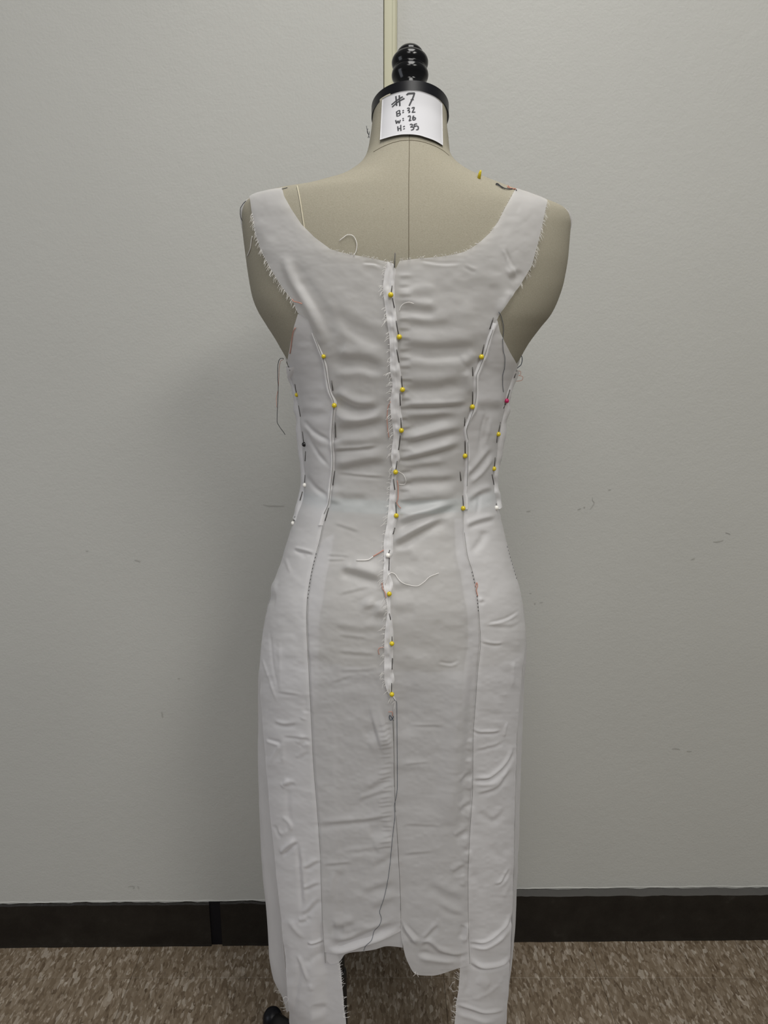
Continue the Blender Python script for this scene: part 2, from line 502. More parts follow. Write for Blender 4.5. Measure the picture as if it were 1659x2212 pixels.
NEXP = 2.25

def tab(z, ys): return pchip(ZN, ys, z)

ZG = np.linspace(0.16, 1.50, 700)
cx_px = pchip([c[0] for c in CX], [c[1] for c in CX], ZG)
cyG, bbG, bfG, tauG = tab(ZG, CY), tab(ZG, BB), tab(ZG, BF), tab(ZG, TAU)
cxG = np.array([at_depth(px, 0, 1.0)[0] for px in cx_px])
_dz = ZG - CAM_H
cxG = (cx_px - W_PX/2) / F * (cyG * CP - _dz * SP)

def half_width(outline, side):
    zs, ws = [], []
    for x, y in outline:
        z = at_depth(x, y, 0.92)[2]
        for _ in range(4):
            cy = float(tab(z, CY)); z = at_depth(x, y, cy)[2]
        b = float(tab(z, BB)); cy = float(tab(z, CY))
        p = at_depth(x, y, cy); m = p[0] / cy
        cx = float(np.interp(z, ZG, cxG))
        k = cx - m * cy
        a = math.sqrt(max(k*k - (m*b)**2, 1e-6))
        zs.append(z); ws.append(a)
    return pchip(zs, ws, ZG)
def widths(ol, orr):
    l, r = half_width(ol, -1), half_width(orr, 1)
    for a in (l, r):                                   # the neck goes straight up under its cap
        top = ZG > 1.464
        a[top] = np.interp(1.464, ZG, a)
    return l, r
def fit_outline(rounds=6):
    """turn the slices until the seen outline of the surface follows the measured one"""
    L0, R0 = np.array(OUT_L, float), np.array(OUT_R, float)
    L, R = L0.copy(), R0.copy()
    sg = np.linspace(0.17, 1.475, 900)[:, None]; e = 2/NEXP
    best = None
    for _ in range(rounds):
        aL, aR = widths([tuple(p) for p in L], [tuple(p) for p in R])
        gi = lambda a: np.interp(sg, ZG, a)
        for A, A0, side in ((L, L0, -1), (R, R0, 1)):
            ph = side*np.radians(np.linspace(20, 130, 120))[None, :]
            sx = np.sign(np.sin(ph))*np.abs(np.sin(ph))**e; sy = np.sign(np.cos(ph))*np.abs(np.cos(ph))**e
            bb = np.where(np.cos(ph) > 0, gi(bbG), gi(bfG)); dy = bb*sy
            P = np.stack([gi(cxG) + gi(aR if side > 0 else aL)*sx, gi(cyG) - dy, sg + dy*np.tan(gi(tauG))], -1)
            q = proj(P)
            flat = q.reshape(-1, 2)
            t = np.gradient(A0, axis=0); t /= np.linalg.norm(t, axis=1, keepdims=True)
            nr = np.stack([-side*-t[:, 1], side*-t[:, 0]], -1)     # outward
            over = np.zeros(len(A0))
            for i, p in enumerate(A0):
                d = flat - p
                m = (np.abs(d @ t[i]) < 3.5) & (np.abs(d @ nr[i]) < 45)
                if m.any(): over[i] = np.clip((d[m] @ nr[i]).max(), -8, 8)
            over = np.convolve(np.pad(over, 1, 'edge'), [0.2, 0.6, 0.2], 'valid')
            A -= 0.7*over[:, None]*nr
    return widths([tuple(p) for p in L], [tuple(p) for p in R])
aLG, aRG = fit_outline()
Z_ARM = at_depth(617, 782, 0.92)[2]
Z_BOT = 0.835                                          # lower end of the form

def ease(x, a, b):
    t = np.clip((x - a) / (b - a), 0, 1); return t*t*(3-2*t)
below = 1 - ease(ZG, Z_ARM - 0.03, Z_ARM + 0.03)
SURF = {
  'body': dict(aL=aLG - 0.0055*below, aR=aRG - 0.0055*below, bb=bbG - 0.004*below - 0.0012*np.clip((1.33 - ZG)/0.05, 0, 1), bf=bfG),
  'dress': dict(aL=aLG + 0.0022*(1-below), aR=aRG + 0.0022*(1-below), bb=bbG + 0.0022, bf=bfG + 0.005),
}
def section(kind, phi, s):
    """point of a surface: phi = angle from the back centre (+ to the right), s = height"""
    T = SURF[kind]
    gi = lambda a: np.interp(s, ZG, a)
    cx, cy, tau = gi(cxG), gi(cyG), gi(tauG)
    a = np.where(np.sin(phi) > 0, gi(T['aR']), gi(T['aL']))
    b = np.where(np.cos(phi) > 0, gi(T['bb']), gi(T['bf']))
    e = 2 / NEXP
    sx = np.sign(np.sin(phi)) * np.abs(np.sin(phi))**e
    sy = np.sign(np.cos(phi)) * np.abs(np.cos(phi))**e
    x = cx + a*sx; dy = b*sy
    return np.stack([x, cy - dy, s + dy*np.tan(tau)], -1)
def normal(kind, phi, s):
    h = 1e-3
    a = section(kind, phi + 4*h, s) - section(kind, phi - 4*h, s)
    b = section(kind, phi, s + 2*h) - section(kind, phi, s - 2*h)
    n = np.cross(a, b)
    n /= np.linalg.norm(n, axis=-1, keepdims=True) + 1e-12
    return n
def invert(kind, P):
    T = SURF[kind]
    s = P[2]
    for _ in range(5):
        cy, tau = np.interp(s, ZG, cyG), np.interp(s, ZG, tauG)
        s = P[2] - (cy - P[1])*math.tan(tau)
    gi = lambda a: float(np.interp(s, ZG, a))
    dx = P[0] - gi(cxG); dy = gi(cyG) - P[1]
    X = dx / (gi(T['aR']) if dx > 0 else gi(T['aL'])); Y = dy / (gi(T['bb']) if dy > 0 else gi(T['bf']))
    return math.atan2(math.copysign(abs(X)**(NEXP/2), X), math.copysign(abs(Y)**(NEXP/2), Y)), s

def grid_faces(nr, nc, wrap=False):
    f = []
    m = nc if wrap else nc - 1
    for i in range(nr - 1):
        for j in range(m):
            j2 = (j+1) % nc
            f.append((i*nc+j, i*nc+j2, (i+1)*nc+j2, (i+1)*nc+j))
    return f
def loft(kind, s0, s1, ns, nphi):
    s = np.linspace(s0, s1, ns)[:, None] + np.zeros((1, nphi))
    ph = np.linspace(-math.pi, math.pi, nphi, endpoint=False)[None, :] + np.zeros((ns, 1))
    return section(kind, ph, s).reshape(-1, 3)
def bvh_of(v, f): return BVHTree.FromPolygons([tuple(p) for p in v], [tuple(q) for q in f])

_dv = loft('dress', 0.18, 1.47, 460, 240)
BVH_D = bvh_of(_dv, grid_faces(460, 240, True))
_bv = loft('body', Z_BOT, 1.47, 320, 240)
BVH_B = bvh_of(_bv, grid_faces(320, 240, True))

def hit(bvh, px, py):
    d = Vector(ray(px, py)).normalized()
    return bvh.ray_cast(ORG, d)
def inv_px(px, py, kind='dress'):
    h = hit(BVH_D if kind == 'dress' else BVH_B, px, py)
    if h[0] is None:
        s = at_depth(px, py, 0.915)[2]
        return (math.radians(84) if px > 860 else math.radians(-84)), s
    return invert(kind, h[0])

# ------------------------------------------------------------------ the folds of the cloth
# D = band that faces down, U = band that faces up, R = ridge, V = valley; points in photo pixels, half width px, height mm
ST = []
def S(kind, w, amp, *pts): ST.append((kind, np.array(pts, float), w, amp))
# right back panel, drag lines from the pinned seam
S('D',11,1.3,(860,652),(900,664),(950,668)); S('R',9,0.8,(862,640),(905,625),(950,628)); S('D',15,1.6,(862,742),(930,750),(1000,744),(1040,735))
S('D',10,0.9,(872,690),(930,698),(985,694)); S('U',14,1.2,(870,765),(940,776),(1020,770)); S('D',15,1.7,(872,832),(940,830),(1012,815))
S('R',10,1.0,(873,862),(930,858),(1010,846)); S('D',7,2.0,(868,878),(940,876),(1014,871)); S('D',11,1.4,(870,902),(930,900),(995,890))
S('D',9,2.1,(870,955),(930,942),(1002,924)); S('U',9,1.2,(875,938),(925,922),(975,903)); S('D',8,2.0,(862,994),(925,980),(998,958)); S('R',8,1.1,(868,982),(930,966),(995,945))
S('D',8,1.0,(862,1012),(915,1004),(970,999)); S('D',8,1.0,(862,1042),(920,1034),(992,1033)); S('D',9,1.6,(862,1084),(930,1080),(992,1070)); S('R',8,1.2,(868,1066),(930,1060),(990,1056))
S('D',9,2.4,(858,1134),(890,1120),(935,1108),(994,1086)); S('R',8,1.8,(862,1118),(910,1104),(985,1070)); S('D',9,2.6,(842,1186),(875,1164),(913,1140),(972,1116)); S('R',8,1.8,(850,1166),(890,1146),(945,1122))
S('D',10,0.8,(848,1195),(895,1192)); S('D',14,0.8,(846,1212),(912,1206)); S('D',9,0.7,(848,1270),(890,1262)); S('D',14,0.8,(848,1318),(900,1312))
S('U',3.5,0.6,(945,1431),(972,1435),(992,1425)); S('D',4,0.4,(1003,573),(1015,581),(1030,586)); S('U',4,0.6,(1088,536),(1100,565),(1120,603)); S('D',9,1.2,(1096,600),(1112,592),(1120,580))
S('R',8,1.5,(1108,626),(1090,655),(1074,684)); S('V',12,1.4,(1062,612),(1064,650),(1060,690)); S('V',22,1.2,(1020,600),(1040,660),(1046,720)); S('U',4,0.4,(905,565),(960,572),(1000,570))
S('D',12,1.0,(1000,790),(1020,780),(1034,765)); S('R',7,1.2,(1003,800),(1012,830),(1014,855))
# left back panel
S('R',9,2.3,(612,545),(629,589),(650,630),(672,668),(690,705),(706,746)); S('V',11,2.0,(628,565),(660,620),(690,661),(710,705),(722,745)); S('R',16,0.9,(560,470),(575,520),(600,560))
S('D',14,1.7,(720,757),(738,770),(780,772),(836,790)); S('U',10,1.0,(722,800),(770,796),(830,812)); S('D',11,2.4,(722,848),(748,866),(775,878),(822,880)); S('U',10,1.4,(722,885),(770,896),(830,884))
S('D',12,1.7,(728,922),(795,912),(838,900)); S('D',5,0.9,(724,972),(771,969),(820,963)); S('D',12,2.2,(722,1014),(771,1002),(838,990)); S('D',4,0.6,(727,1022),(780,1027),(836,1031)); S('R',9,1.2,(724,952),(780,948),(835,940))
S('D',10,0.8,(724,1060),(750,1072),(800,1070)); S('R',9,1.3,(716,1052),(726,1070),(722,1090)); S('R',9,1.2,(724,950),(728,960),(730,975)); S('U',4,0.5,(784,570),(806,571),(827,580)); S('D',14,0.7,(720,660),(790,705),(836,720)); S('U',10,0.6,(730,700),(790,740),(835,752))
S('D',9,2.4,(734,1229),(766,1236),(800,1247),(828,1254)); S('R',9,1.6,(760,1214),(795,1226),(828,1238)); S('D',4,0.5,(705,1199),(757,1203)); S('D',4,0.5,(707,1211),(752,1209)); S('D',5,0.4,(720,1130),(780,1150)); S('D',5,0.4,(730,1285),(800,1268)); 
S('D',12,2.2,(808,1302),(816,1321),(836,1332)); S('R',11,1.8,(790,1290),(805,1318),(832,1340)); S('D',12,0.9,(720,1350),(780,1360),(828,1352)); S('D',6,0.5,(730,1372),(800,1380)); S('D',6,0.5,(725,1408),(815,1414)); S('D',5,0.4,(730,1450),(820,1446)); S('D',5,0.4,(715,1475),(760,1460))
# side panels of the bodice
S('V',4,0.9,(656,906),(682,934),(716,954)); S('R',6,0.7,(654,914),(680,944),(712,963)); S('V',4,0.8,(659,922),(687,978),(716,1012)); S('V',5,1.0,(662,1026),(682,1054),(712,1074)); S('D',10,0.6,(645,880),(680,890),(712,884))
S('V',4,1.0,(1048,890),(1039,935),(1036,980)); S('U',5,0.7,(1056,900),(1046,960)); S('D',6,1.2,(1008,1030),(1035,1000),(1062,965)); S('R',5,0.9,(1012,1045),(1040,1020),(1064,985)); S('V',4,0.9,(1036,1062),(1034,1090),(1030,1112)); S('D',14,0.9,(1028,880),(1060,872),(1090,880))
S('D',6,1.4,(1005,1139),(1028,1128),(1070,1117)); S('V',6,1.3,(1048,1145),(1040,1168),(1016,1196)); S('D',7,1.0,(1010,1085),(1040,1062),(1068,1055))
# hips and skirt, right
S('D',3.5,1.0,(1039,1385),(1055,1390),(1071,1392),(1088,1390)); S('U',3.5,0.6,(1048,1349),(1090,1339),(1122,1320)); S('R',4,0.9,(1107,1427),(1108,1455),(1105,1486)); S('D',5,0.7,(1035,1300),(1045,1296)); S('D',6,0.5,(1040,1348),(1100,1352),(1126,1340))
S('D',4,1.2,(1020,1576),(1038,1582),(1060,1582),(1083,1579)); S('R',3,0.9,(1088,1592),(1090,1575),(1095,1558)); S('D',5,0.5,(1024,1620),(1060,1612),(1090,1600))
S('D',5.5,2.1,(1019,1684),(1053,1681),(1076,1666),(1098,1640),(1110,1610)); S('R',6,1.3,(1022,1694),(1056,1692),(1082,1676),(1104,1646)); S('D',6,1.1,(1028,1715),(1070,1700),(1100,1662))
S('D',9,0.8,(1030,1745),(1065,1768),(1090,1740)); S('V',10,0.9,(1060,1820),(1080,1850),(1098,1820)); S('D',4,1.2,(1066,1908),(1074,1909),(1089,1893),(1099,1872)); S('R',5,0.8,(1075,1918),(1095,1893),(1104,1866)); S('R',5,0.6,(1086,1940),(1100,1905)); S('V',9,0.9,(1018,1885),(1035,1915),(1042,1935))
S('D',5,2.6,(1014,2042),(1042,2037),(1075,2018),(1095,1996),(1108,1966)); S('R',5,1.8,(1016,2051),(1048,2045),(1080,2027),(1100,2004)); S('D',4,2.4,(1016,2084),(1042,2092),(1066,2090),(1088,2083),(1104,2068)); S('R',4,1.6,(1016,2076),(1042,2085),(1066,2083),(1088,2076),(1104,2060))
S('D',5,2.4,(988,2177),(1015,2185),(1046,2189),(1072,2187),(1091,2180)); S('U',7,1.4,(988,2190),(1015,2198),(1046,2202),(1072,2199)); S('V',5,0.9,(1008,2100),(1014,2130),(1006,2155)); S('R',5,0.6,(1020,2165),(1060,2140),(1090,2110)); S('R',12,1.0,(1030,2115),(1060,2125))
# the right back skirt panel: soft vertical roll and puckers along its seam
S('R',26,4.6,(1000,1400),(988,1550),(978,1700),(972,1820)); S('V',11,2.0,(1020,1420),(1012,1560),(1004,1700),(994,1830)); S('R',26,1.0,(900,1400),(896,1500)); S('V',24,1.8,(876,1420),(884,1500),(880,1600))
for (x, y) in [(1016,1608),(1014,1650),(1016,1694),(1012,1755),(1006,1818),(1010,1850),(1001,1900)]: S('R',7,1.1,(x-3,y-14),(x,y),(x-5,y+15))
for (x, y) in [(1010,1672),(1009,1736),(1000,1795),(994,1872)]: S('D',8,1.1,(x-20,y+12),(x,y),(x+10,y-8))
S('D',14,1.4,(925,1905),(960,1925),(1005,1940)); S('D',9,0.9,(945,1950),(975,1968),(1008,1975)); S('D',4,0.4,(890,1568),(960,1566)); S('D',4,0.35,(870,1650),(930,1646)); S('D',5,0.4,(868,1780),(960,1784)); S('D',5,0.5,(870,1845),(940,1838))
S('D',6,2.0,(866,1994),(885,2020),(900,2042)); S('D',7,2.2,(905,2040),(922,2032),(947,2050),(984,2060),(1012,2052)); S('U',7,1.8,(900,2056),(947,2066),(990,2070)); S('D',6,1.2,(914,2026),(928,2010),(946,1992)); S('R',5,2.0,(1008,1990),(1006,2015),(996,2034)); S('V',6,1.4,(1000,1995),(992,2025)); S('U',6,1.4,(872,1996),(890,2014),(905,2030))
# the left back skirt panel
S('D',8,1.3,(685,1782),(743,1774),(789,1771),(852,1756)); S('R',34,3.6,(810,1580),(838,1572)); S('U',20,1.6,(790,1600),(842,1578)); S('U',22,1.8,(800,1812),(846,1795)); S('D',12,1.0,(790,1705),(850,1668)); S('D',7,0.7,(770,1730),(845,1700)); S('D',10,0.8,(800,1870),(856,1838)); S('D',5,0.6,(700,1868),(760,1862)); S('D',7,0.6,(740,1840),(830,1830))
S('R',7,1.0,(722,1880),(716,1915),(713,1945)); S('V',7,0.7,(735,1880),(728,1940)); S('D',12,1.6,(715,1995),(735,2000),(770,1990)); S('D',9,1.0,(735,2018),(765,2008),(800,2000)); S('D',12,0.9,(800,1960),(858,1935)); S('D',12,1.0,(780,1925),(858,1900))
S('U',8,2.6,(705,2046),(728,2049),(760,2042),(800,2028),(862,2002)); S('D',9,2.0,(708,2030),(740,2031),(790,2012),(860,1985))
# the left skirt side panel: crumpled
S('U',4,1.3,(576,1597),(592,1602),(608,1606)); S('R',4,1.1,(608,1606),(596,1627),(585,1648)); S('D',5,1.2,(592,1560),(617,1566),(644,1560)); S('D',4,0.6,(612,1590),(672,1594)); S('R',5,0.9,(652,1612),(668,1602)); S('R',5,0.7,(614,1588),(612,1620),(614,1658)); S('D',6,0.7,(640,1640),(668,1620)); S('R',6,1.0,(655,1555),(662,1535)); S('D',8,0.8,(646,1610),(664,1590))
S('R',5,1.1,(608,1700),(618,1692),(624,1680)); S('D',6,0.8,(612,1695),(640,1690)); S('V',6,0.9,(622,1700),(624,1750),(628,1780)); S('D',5,2.0,(608,1847),(626,1829),(643,1815)); S('R',5,1.3,(604,1842),(622,1824),(640,1808)); S('V',5,1.7,(643,1816),(648,1884),(652,1975)); S('R',5,1.2,(652,1830),(656,1890),(660,1960))
S('D',6,1.4,(658,1876),(672,1868),(690,1856)); S('D',6,1.2,(656,1921),(672,1914),(692,1904)); S('D',6,1.6,(654,1976),(670,1962),(690,1938)); S('D',6,1.2,(645,1990),(660,1986),(662,1976)); S('R',6,1.2,(624,1984),(640,2008),(662,2030)); S('D',4,1.8,(664,2039),(680,2040),(698,2038)); S('V',4,1.0,(592,1780),(602,1800),(608,1812))
S('R',5,0.8,(600,1790),(612,1800),(625,1790)); S('R',4,0.9,(610,1760),(630,1785),(624,1800)); S('V',6,1.6,(642,2062),(648,2095),(640,2140),(635,2200)); S('R',4,1.5,(644,2060),(655,2090),(668,2125)); S('R',5,0.8,(668,2125),(676,2140)); S('V',8,1.2,(660,2085),(680,2068),(700,2064)); S('D',9,0.9,(676,2168),(692,2180),(705,2182)); S('U',12,0.7,(670,2190),(700,2195)); S('V',9,1.4,(612,2030),(616,2080),(610,2110)); S('R',7,1.0,(604,1990),(598,2050))
S('R',3,0.7,(565,1416),(585,1473),(601,1520)); S('V',3,0.6,(584,1360),(590,1430),(605,1500)); S('D',4,1.1,(635,1186),(655,1190),(680,1197)); S('V',5,0.6,(640,1188),(665,1205)); S('D',14,1.0,(580,1280),(600,1283)); S('D',4,0.5,(600,1495),(650,1500)); S('R',4,0.5,(618,1205),(630,1240)); S('V',6,0.7,(660,1500),(664,1560)); S('R',4,0.5,(605,1380),(606,1500))
for k in range(26):                                    # pucker lines of the vent stitching
    y = 1560 + k*10.5 + random.uniform(-2, 2); S('D',3.2,0.32,(822+random.uniform(-8,8),y+5),(848,y))
for k in range(24):
    y = 600 + k*22 + random.uniform(-5, 5); S('D',5,0.45,(862,y),(880+random.uniform(0,14),y-1))

def seam_grooves():
    out = []
    for pts in (SEAM_PL, SEAM_PR):
        out.append(('V', np.array(pts, float), 3.2, 1.1))
    return out

# seams: photo pixels
SEAM_PL = [(645,676),(655,672),(667,689),(678,718),(693,755),(705,790),(710,820),(715,845),(724,872),(722,905),(720,945),(722,1000),(718,1045),(713,1085),(703,1110),(697,1135),(691,1165),
           (680,1205),(671,1245),(663,1300),(662,1335),(667,1450),(672,1550),(677,1650),(685,1750),(692,1850),(695,1950),(699,2030),(703,2080)]
SEAM_PR = [(1074,690),(1066,697),(1060,712),(1052,735),(1042,768),(1031,795),(1024,815),(1024,850),(1018,885),(1011,905),(1003,930),(1006,955),(1006,1000),(1004,1050),(1003,1100),(1003,1150),
           (1010,1200),(1022,1240),(1030,1280),(1035,1330),(1038,1385),(1032,1450),(1027,1520),(1022,1600),(1021,1700),(1015,1800),(1011,1900),(1013,2040),(1015,2082)]
ST += [('V', np.array(SEAM_PL[3:], float), 3.2, 1.0), ('V', np.array(SEAM_PR[3:], float), 3.2, 1.0)]

def wrinkle(Q):
    """height of the cloth above its smooth surface, metres, at photo positions Q (N,2)"""
    H = np.zeros(len(Q))
    for kind, pts, w, amp in ST:
        if w >= 6 and pts[:, 1].mean() < 1340: w = w*1.3
        q = resample(pts, max(6, w)) if len(pts) > 2 else pts
        lo, hi = q.min(0) - 3*w, q.max(0) + 3*w
        idx = np.where((Q[:,0] > lo[0]) & (Q[:,0] < hi[0]) & (Q[:,1] > lo[1]) & (Q[:,1] < hi[1]))[0]
        if not len(idx): continue
        p = Q[idx]; best = np.full(len(p), 1e9); sd = np.zeros(len(p)); tt = np.zeros(len(p))
        seg = np.linalg.norm(np.diff(q, axis=0), axis=1); L = np.concatenate([[0], np.cumsum(seg)])
        for k in range(len(q)-1):
            a, b = q[k], q[k+1]; ab = b - a; ll = seg[k]**2 + 1e-9
            tr = ((p - a) @ ab) / ll
            t = np.clip(tr, 0, 1)
            d = p - (a + t[:,None]*ab)
            dist = np.hypot(d[:,0], d[:,1])
            m = dist < best
            best[m] = dist[m]
            nrm = np.array([-ab[1], ab[0]]) / (seg[k]+1e-9)
            if nrm[1] < 0 or (abs(nrm[1]) < 1e-6 and nrm[0] < 0): nrm = -nrm
            sd[m] = ((p - a) @ nrm)[m]
            tt[m] = (L[k] + t[m]*seg[k]) / (L[-1] + 1e-9)
        fade = np.minimum(ease(tt, -0.02, 0.22), ease(1-tt, -0.02, 0.30))
        e = np.exp(-(best/w)**2)
        x = np.clip(sd/w, -3, 3)
        A = amp*1e-3*(1.85 if pts[:,1].mean() < 1340 else 1.4)
        if kind == 'R': h = A*e
        elif kind == 'V': h = -A*e
        elif kind == 'D': h = -2.33*A*x*e*0.75
        else: h = 2.33*A*x*e*0.75
        H[idx] += h*fade
    x, y = Q[:,0], Q[:,1]
    low = ease(y, 1000, 1600)
    lim = 0.0023 + 0.0030*ease(y, 760, 860) + 0.02*ease(y, 1330, 1400)
    H = np.where(H < 0, -lim*np.tanh(-H/lim), H)           # the form behind stops the cloth
    H += 0.00055*vnoise(x/46, y/40) + 0.00035*vnoise(x/21+9, y/15+3) + (0.00010+0.00008*low)*vnoise(x/9+4, y/6+8) + 0.00045*low*vnoise(x/70+2, y/22+7)
    return H

DRESS_PARTS = []                                       # (verts, faces) of every back part, for laying pins and threads on
def lay(phi, s, off=0.0, wr=1.0, keep=True):
    P0 = section('dress', phi, s); N = normal('dress', phi, s)
    Q = proj(P0).reshape(-1, 2)
    h = wrinkle(Q).reshape(phi.shape) * wr
    if callable(off): off = off(Q).reshape(phi.shape)
    return P0 + N*(h + off)[..., None]

def curve_ps(pts, forced=None):
    """photo polyline -> (s, phi) samples sorted by height"""
    q = []
    for a, b in zip(pts[:-1], pts[1:]):
        n = max(1, int(math.hypot(b[0]-a[0], b[1]-a[1]) / 4))
        q += [(a[0]+(b[0]-a[0])*k/n, a[1]+(b[1]-a[1])*k/n) for k in range(n)]
    q.append(pts[-1])
    r = [inv_px(x, y) for x, y in q]
    phi = np.array([v[0] for v in r]); s = np.array([v[1] for v in r])
    for i in range(1, len(s)):                         # keep it running downhill
        s[i] = min(s[i], s[i-1] - 1e-6)
    return s[::-1].copy(), phi[::-1].copy()
def fn(curve): return lambda s: np.interp(s, curve[0], curve[1])
def s_at(px, py): return inv_px(px, py)[1]

dress = empty('dress', (0.02, 0.80, 0.43))
tag(dress, 'white sleeveless cotton toile dress pinned onto the dress form, seen from behind', 'dress')

def panel(name, L, R, rows, ncol, mat, off=0.0, bottom=None, s_free=None, edge=None, wr=1.0):
    rows = np.asarray(rows); nr = len(rows)
    u = np.linspace(0, 1, ncol)
    s = rows[:, None] + np.zeros((1, ncol))
    if bottom is not None:                             # stretch the lower rows onto the hem curve
        k = np.clip((s_free - rows) / (s_free - rows[-1]), 0, 1)[:, None]
        s = np.where(k > 0, s_free + (bottom(u)[None, :] - s_free)*k, s)
    fl, fr = L(s), R(s)
    phi = fl + (fr - fl)*u[None, :]
    P = lay(phi, s, off, wr)
    V = P.reshape(-1, 3); Fc = grid_faces(nr, ncol)
    DRESS_PARTS.append((V, Fc))
    return mesh_obj(name, V, Fc, mat, dress)

def rows_between(*stops):
    """stops: (s, step) pairs going down"""
    out = []
    for (a, st), (b, _) in zip(stops[:-1], stops[1:]):
        n = max(1, int((a-b)/st)); out += list(np.linspace(a, b, n, endpoint=False))
    out.append(stops[-1][0])
    return np.array(out)

STEP = 0.00135
# --- left back panel
NECK_L = [(610,405),(615,425),(632,455),(652,485),(680,513),(715,539),(740,546.5),(770,552),(805,559),(835,565),(850,571)]
CB = [(850,571),(849,640),(850,740),(851,860),(850,1000),(848,1100),(844,1200),(842,1300),(843,1400),(846,1500),(849,1550),(852,1700),(857,1800),(862,1880),(865,1950),(866,2020)]
ARM_L = [(610,405),(590,408.5),(565,414),(541,424),(545,455),(555,510),(566,541),(585,580),(610,620),(633,650),(645,676)]
cL = fn(curve_ps(ARM_L + SEAM_PL[2:])); cR = fn(curve_ps(NECK_L + CB[1:]))
s_top = s_at(610,406); s1 = s_at(715,539); s2 = s_at(850,571); s_f = s_at(770,1700)
HEM_L = [(703,2056),(725,2058),(745,2054),(786,2040),(827,2025),(866,2008)]
def hemfn(pts, n=60):
    q = resample(pts, 2); ps = [inv_px(*p) for p in q]; ph = np.array([p[0] for p in ps]); ss = np.array([p[1] for p in ps])
    uu = (ph - ph[0]) / (ph[-1] - ph[0])
    return lambda u: np.interp(u, uu, ss)
panel('back_panel', cL, cR, rows_between((s_top, STEP), (s1+0.012, 0.0005), (s2-0.001, STEP), (s_at(785,2040), 1)), 78, M['cloth'],
      off=lambda Q: 0.0012 + 0.0016*ease(Q[:,1], 1500, 1900)*ease(Q[:,0], 780, 850), bottom=hemfn(HEM_L), s_free=s_f)
# --- right back panel
NECK_R = [(1115,406),(1108,418),(1090,450),(1075,480),(1058,503),(1040,520),(1020,535),(1000,545),(975,551),(950,555),(900,559),(864,563)]
CB2 = [(864,563),(857,576),(849,592),(848,640),(848,740),(848,860),(848,1000),(846,1100),(842,1200),(840,1300),(841,1400),(844,1500),(851,1550),(853,1700),(856,1790),(861,1840),(864,1900),(866,1950),(866,2010)]
ARM_R = [(1115,406),(1140,416),(1165,425),(1182,433),(1172,480),(1160,530),(1148,575),(1135,596),(1122,618),(1100,645),(1082,672),(1074,690)]
cL2 = fn(curve_ps(NECK_R + CB2[1:])); cR2 = fn(curve_ps(ARM_R + SEAM_PR[2:]))
HEM_R = [(866,2010),(869,2030),(874,2055),(882,2076),(895,2097),(910,2102),(930,2103),(960,2097),(990,2086),(1015,2081)]
panel('back_panel', cL2, cR2, rows_between((s_at(1115,407), STEP), (s_at(1000,545)+0.004, 0.0005), (s_at(864,563)-0.001, STEP), (s_at(940,2090), 1)), 78, M['cloth'],
      off=lambda Q: 0.0008 + 0.003*ease(Q[:,1], 1900, 2080), bottom=hemfn(HEM_R), s_free=s_at(940,1900))
# --- side back panels (they run on below the centre panels)
under = lambda x0, x1, y0, y1: None
ARMS_L = [(645,676),(637,702),(628,742),(622,778)]
SIDE_L = [(622,778),(636,850),(643,900),(650,960),(655,1030),(653,1055),(642,1100),(632,1130),(611,1200),(594,1255),(581,1300),(573,1345),(566,1390),(562,1450),(564,1520),(572,1600),(584,1750),(597,1880),(609,1990),(614,2060),(621,2140),(626,2210),(628,2300)]
INNER_L = SEAM_PL[2:-2] + [(697,1990),(712,2040),(728,2082),(733,2110),(737,2150),(740,2185),(744,2215),(748,2300)]
ga = fn(curve_ps(ARMS_L + SIDE_L[1:])); gb = fn(curve_ps([(645,676)] + INNER_L))
panel('side_panel', ga, gb, rows_between((s_at(645,678), STEP), (s_at(690,2290), 1)), 46, M['side'],
      off=lambda Q: 0.0008 - 0.0095*ease(Q[:,1], 1960, 2060)*ease(Q[:,0], 670, 705))
ARMS_R = [(1074,690),(1079,715),(1087,734),(1100,760),(1117,790)]
SIDE_R = [(1117,790),(1101,850),(1091,900),(1080,960),(1071,1025),(1071,1060),(1077,1100),(1083,1130),(1101,1200),(1117,1255),(1127,1300),(1133,1345),(1134,1390),(1127,1450),(1119,1530),(1114,1620),(1110,1800),(1106,1950),(1101,2060),(1093,2200),(1087,2300)]
INNER_R = SEAM_PR[2:-2] + [(1011,1990),(1006,2040),(997,2082),(995,2120),(993,2145),(988,2170),(987,2195),(984,2220),(980,2300)]
gc = fn(curve_ps([(1074,690)] + INNER_R)); gd = fn(curve_ps(ARMS_R + SIDE_R[1:]))
panel('side_panel', gc, gd, rows_between((s_at(1074,692), STEP), (s_at(1040,2290), 1)), 50, M['side'],
      off=lambda Q: 0.0008 - 0.0055*ease(Q[:,1], 1960, 2060)*(1-ease(Q[:,0], 1012, 1050)))
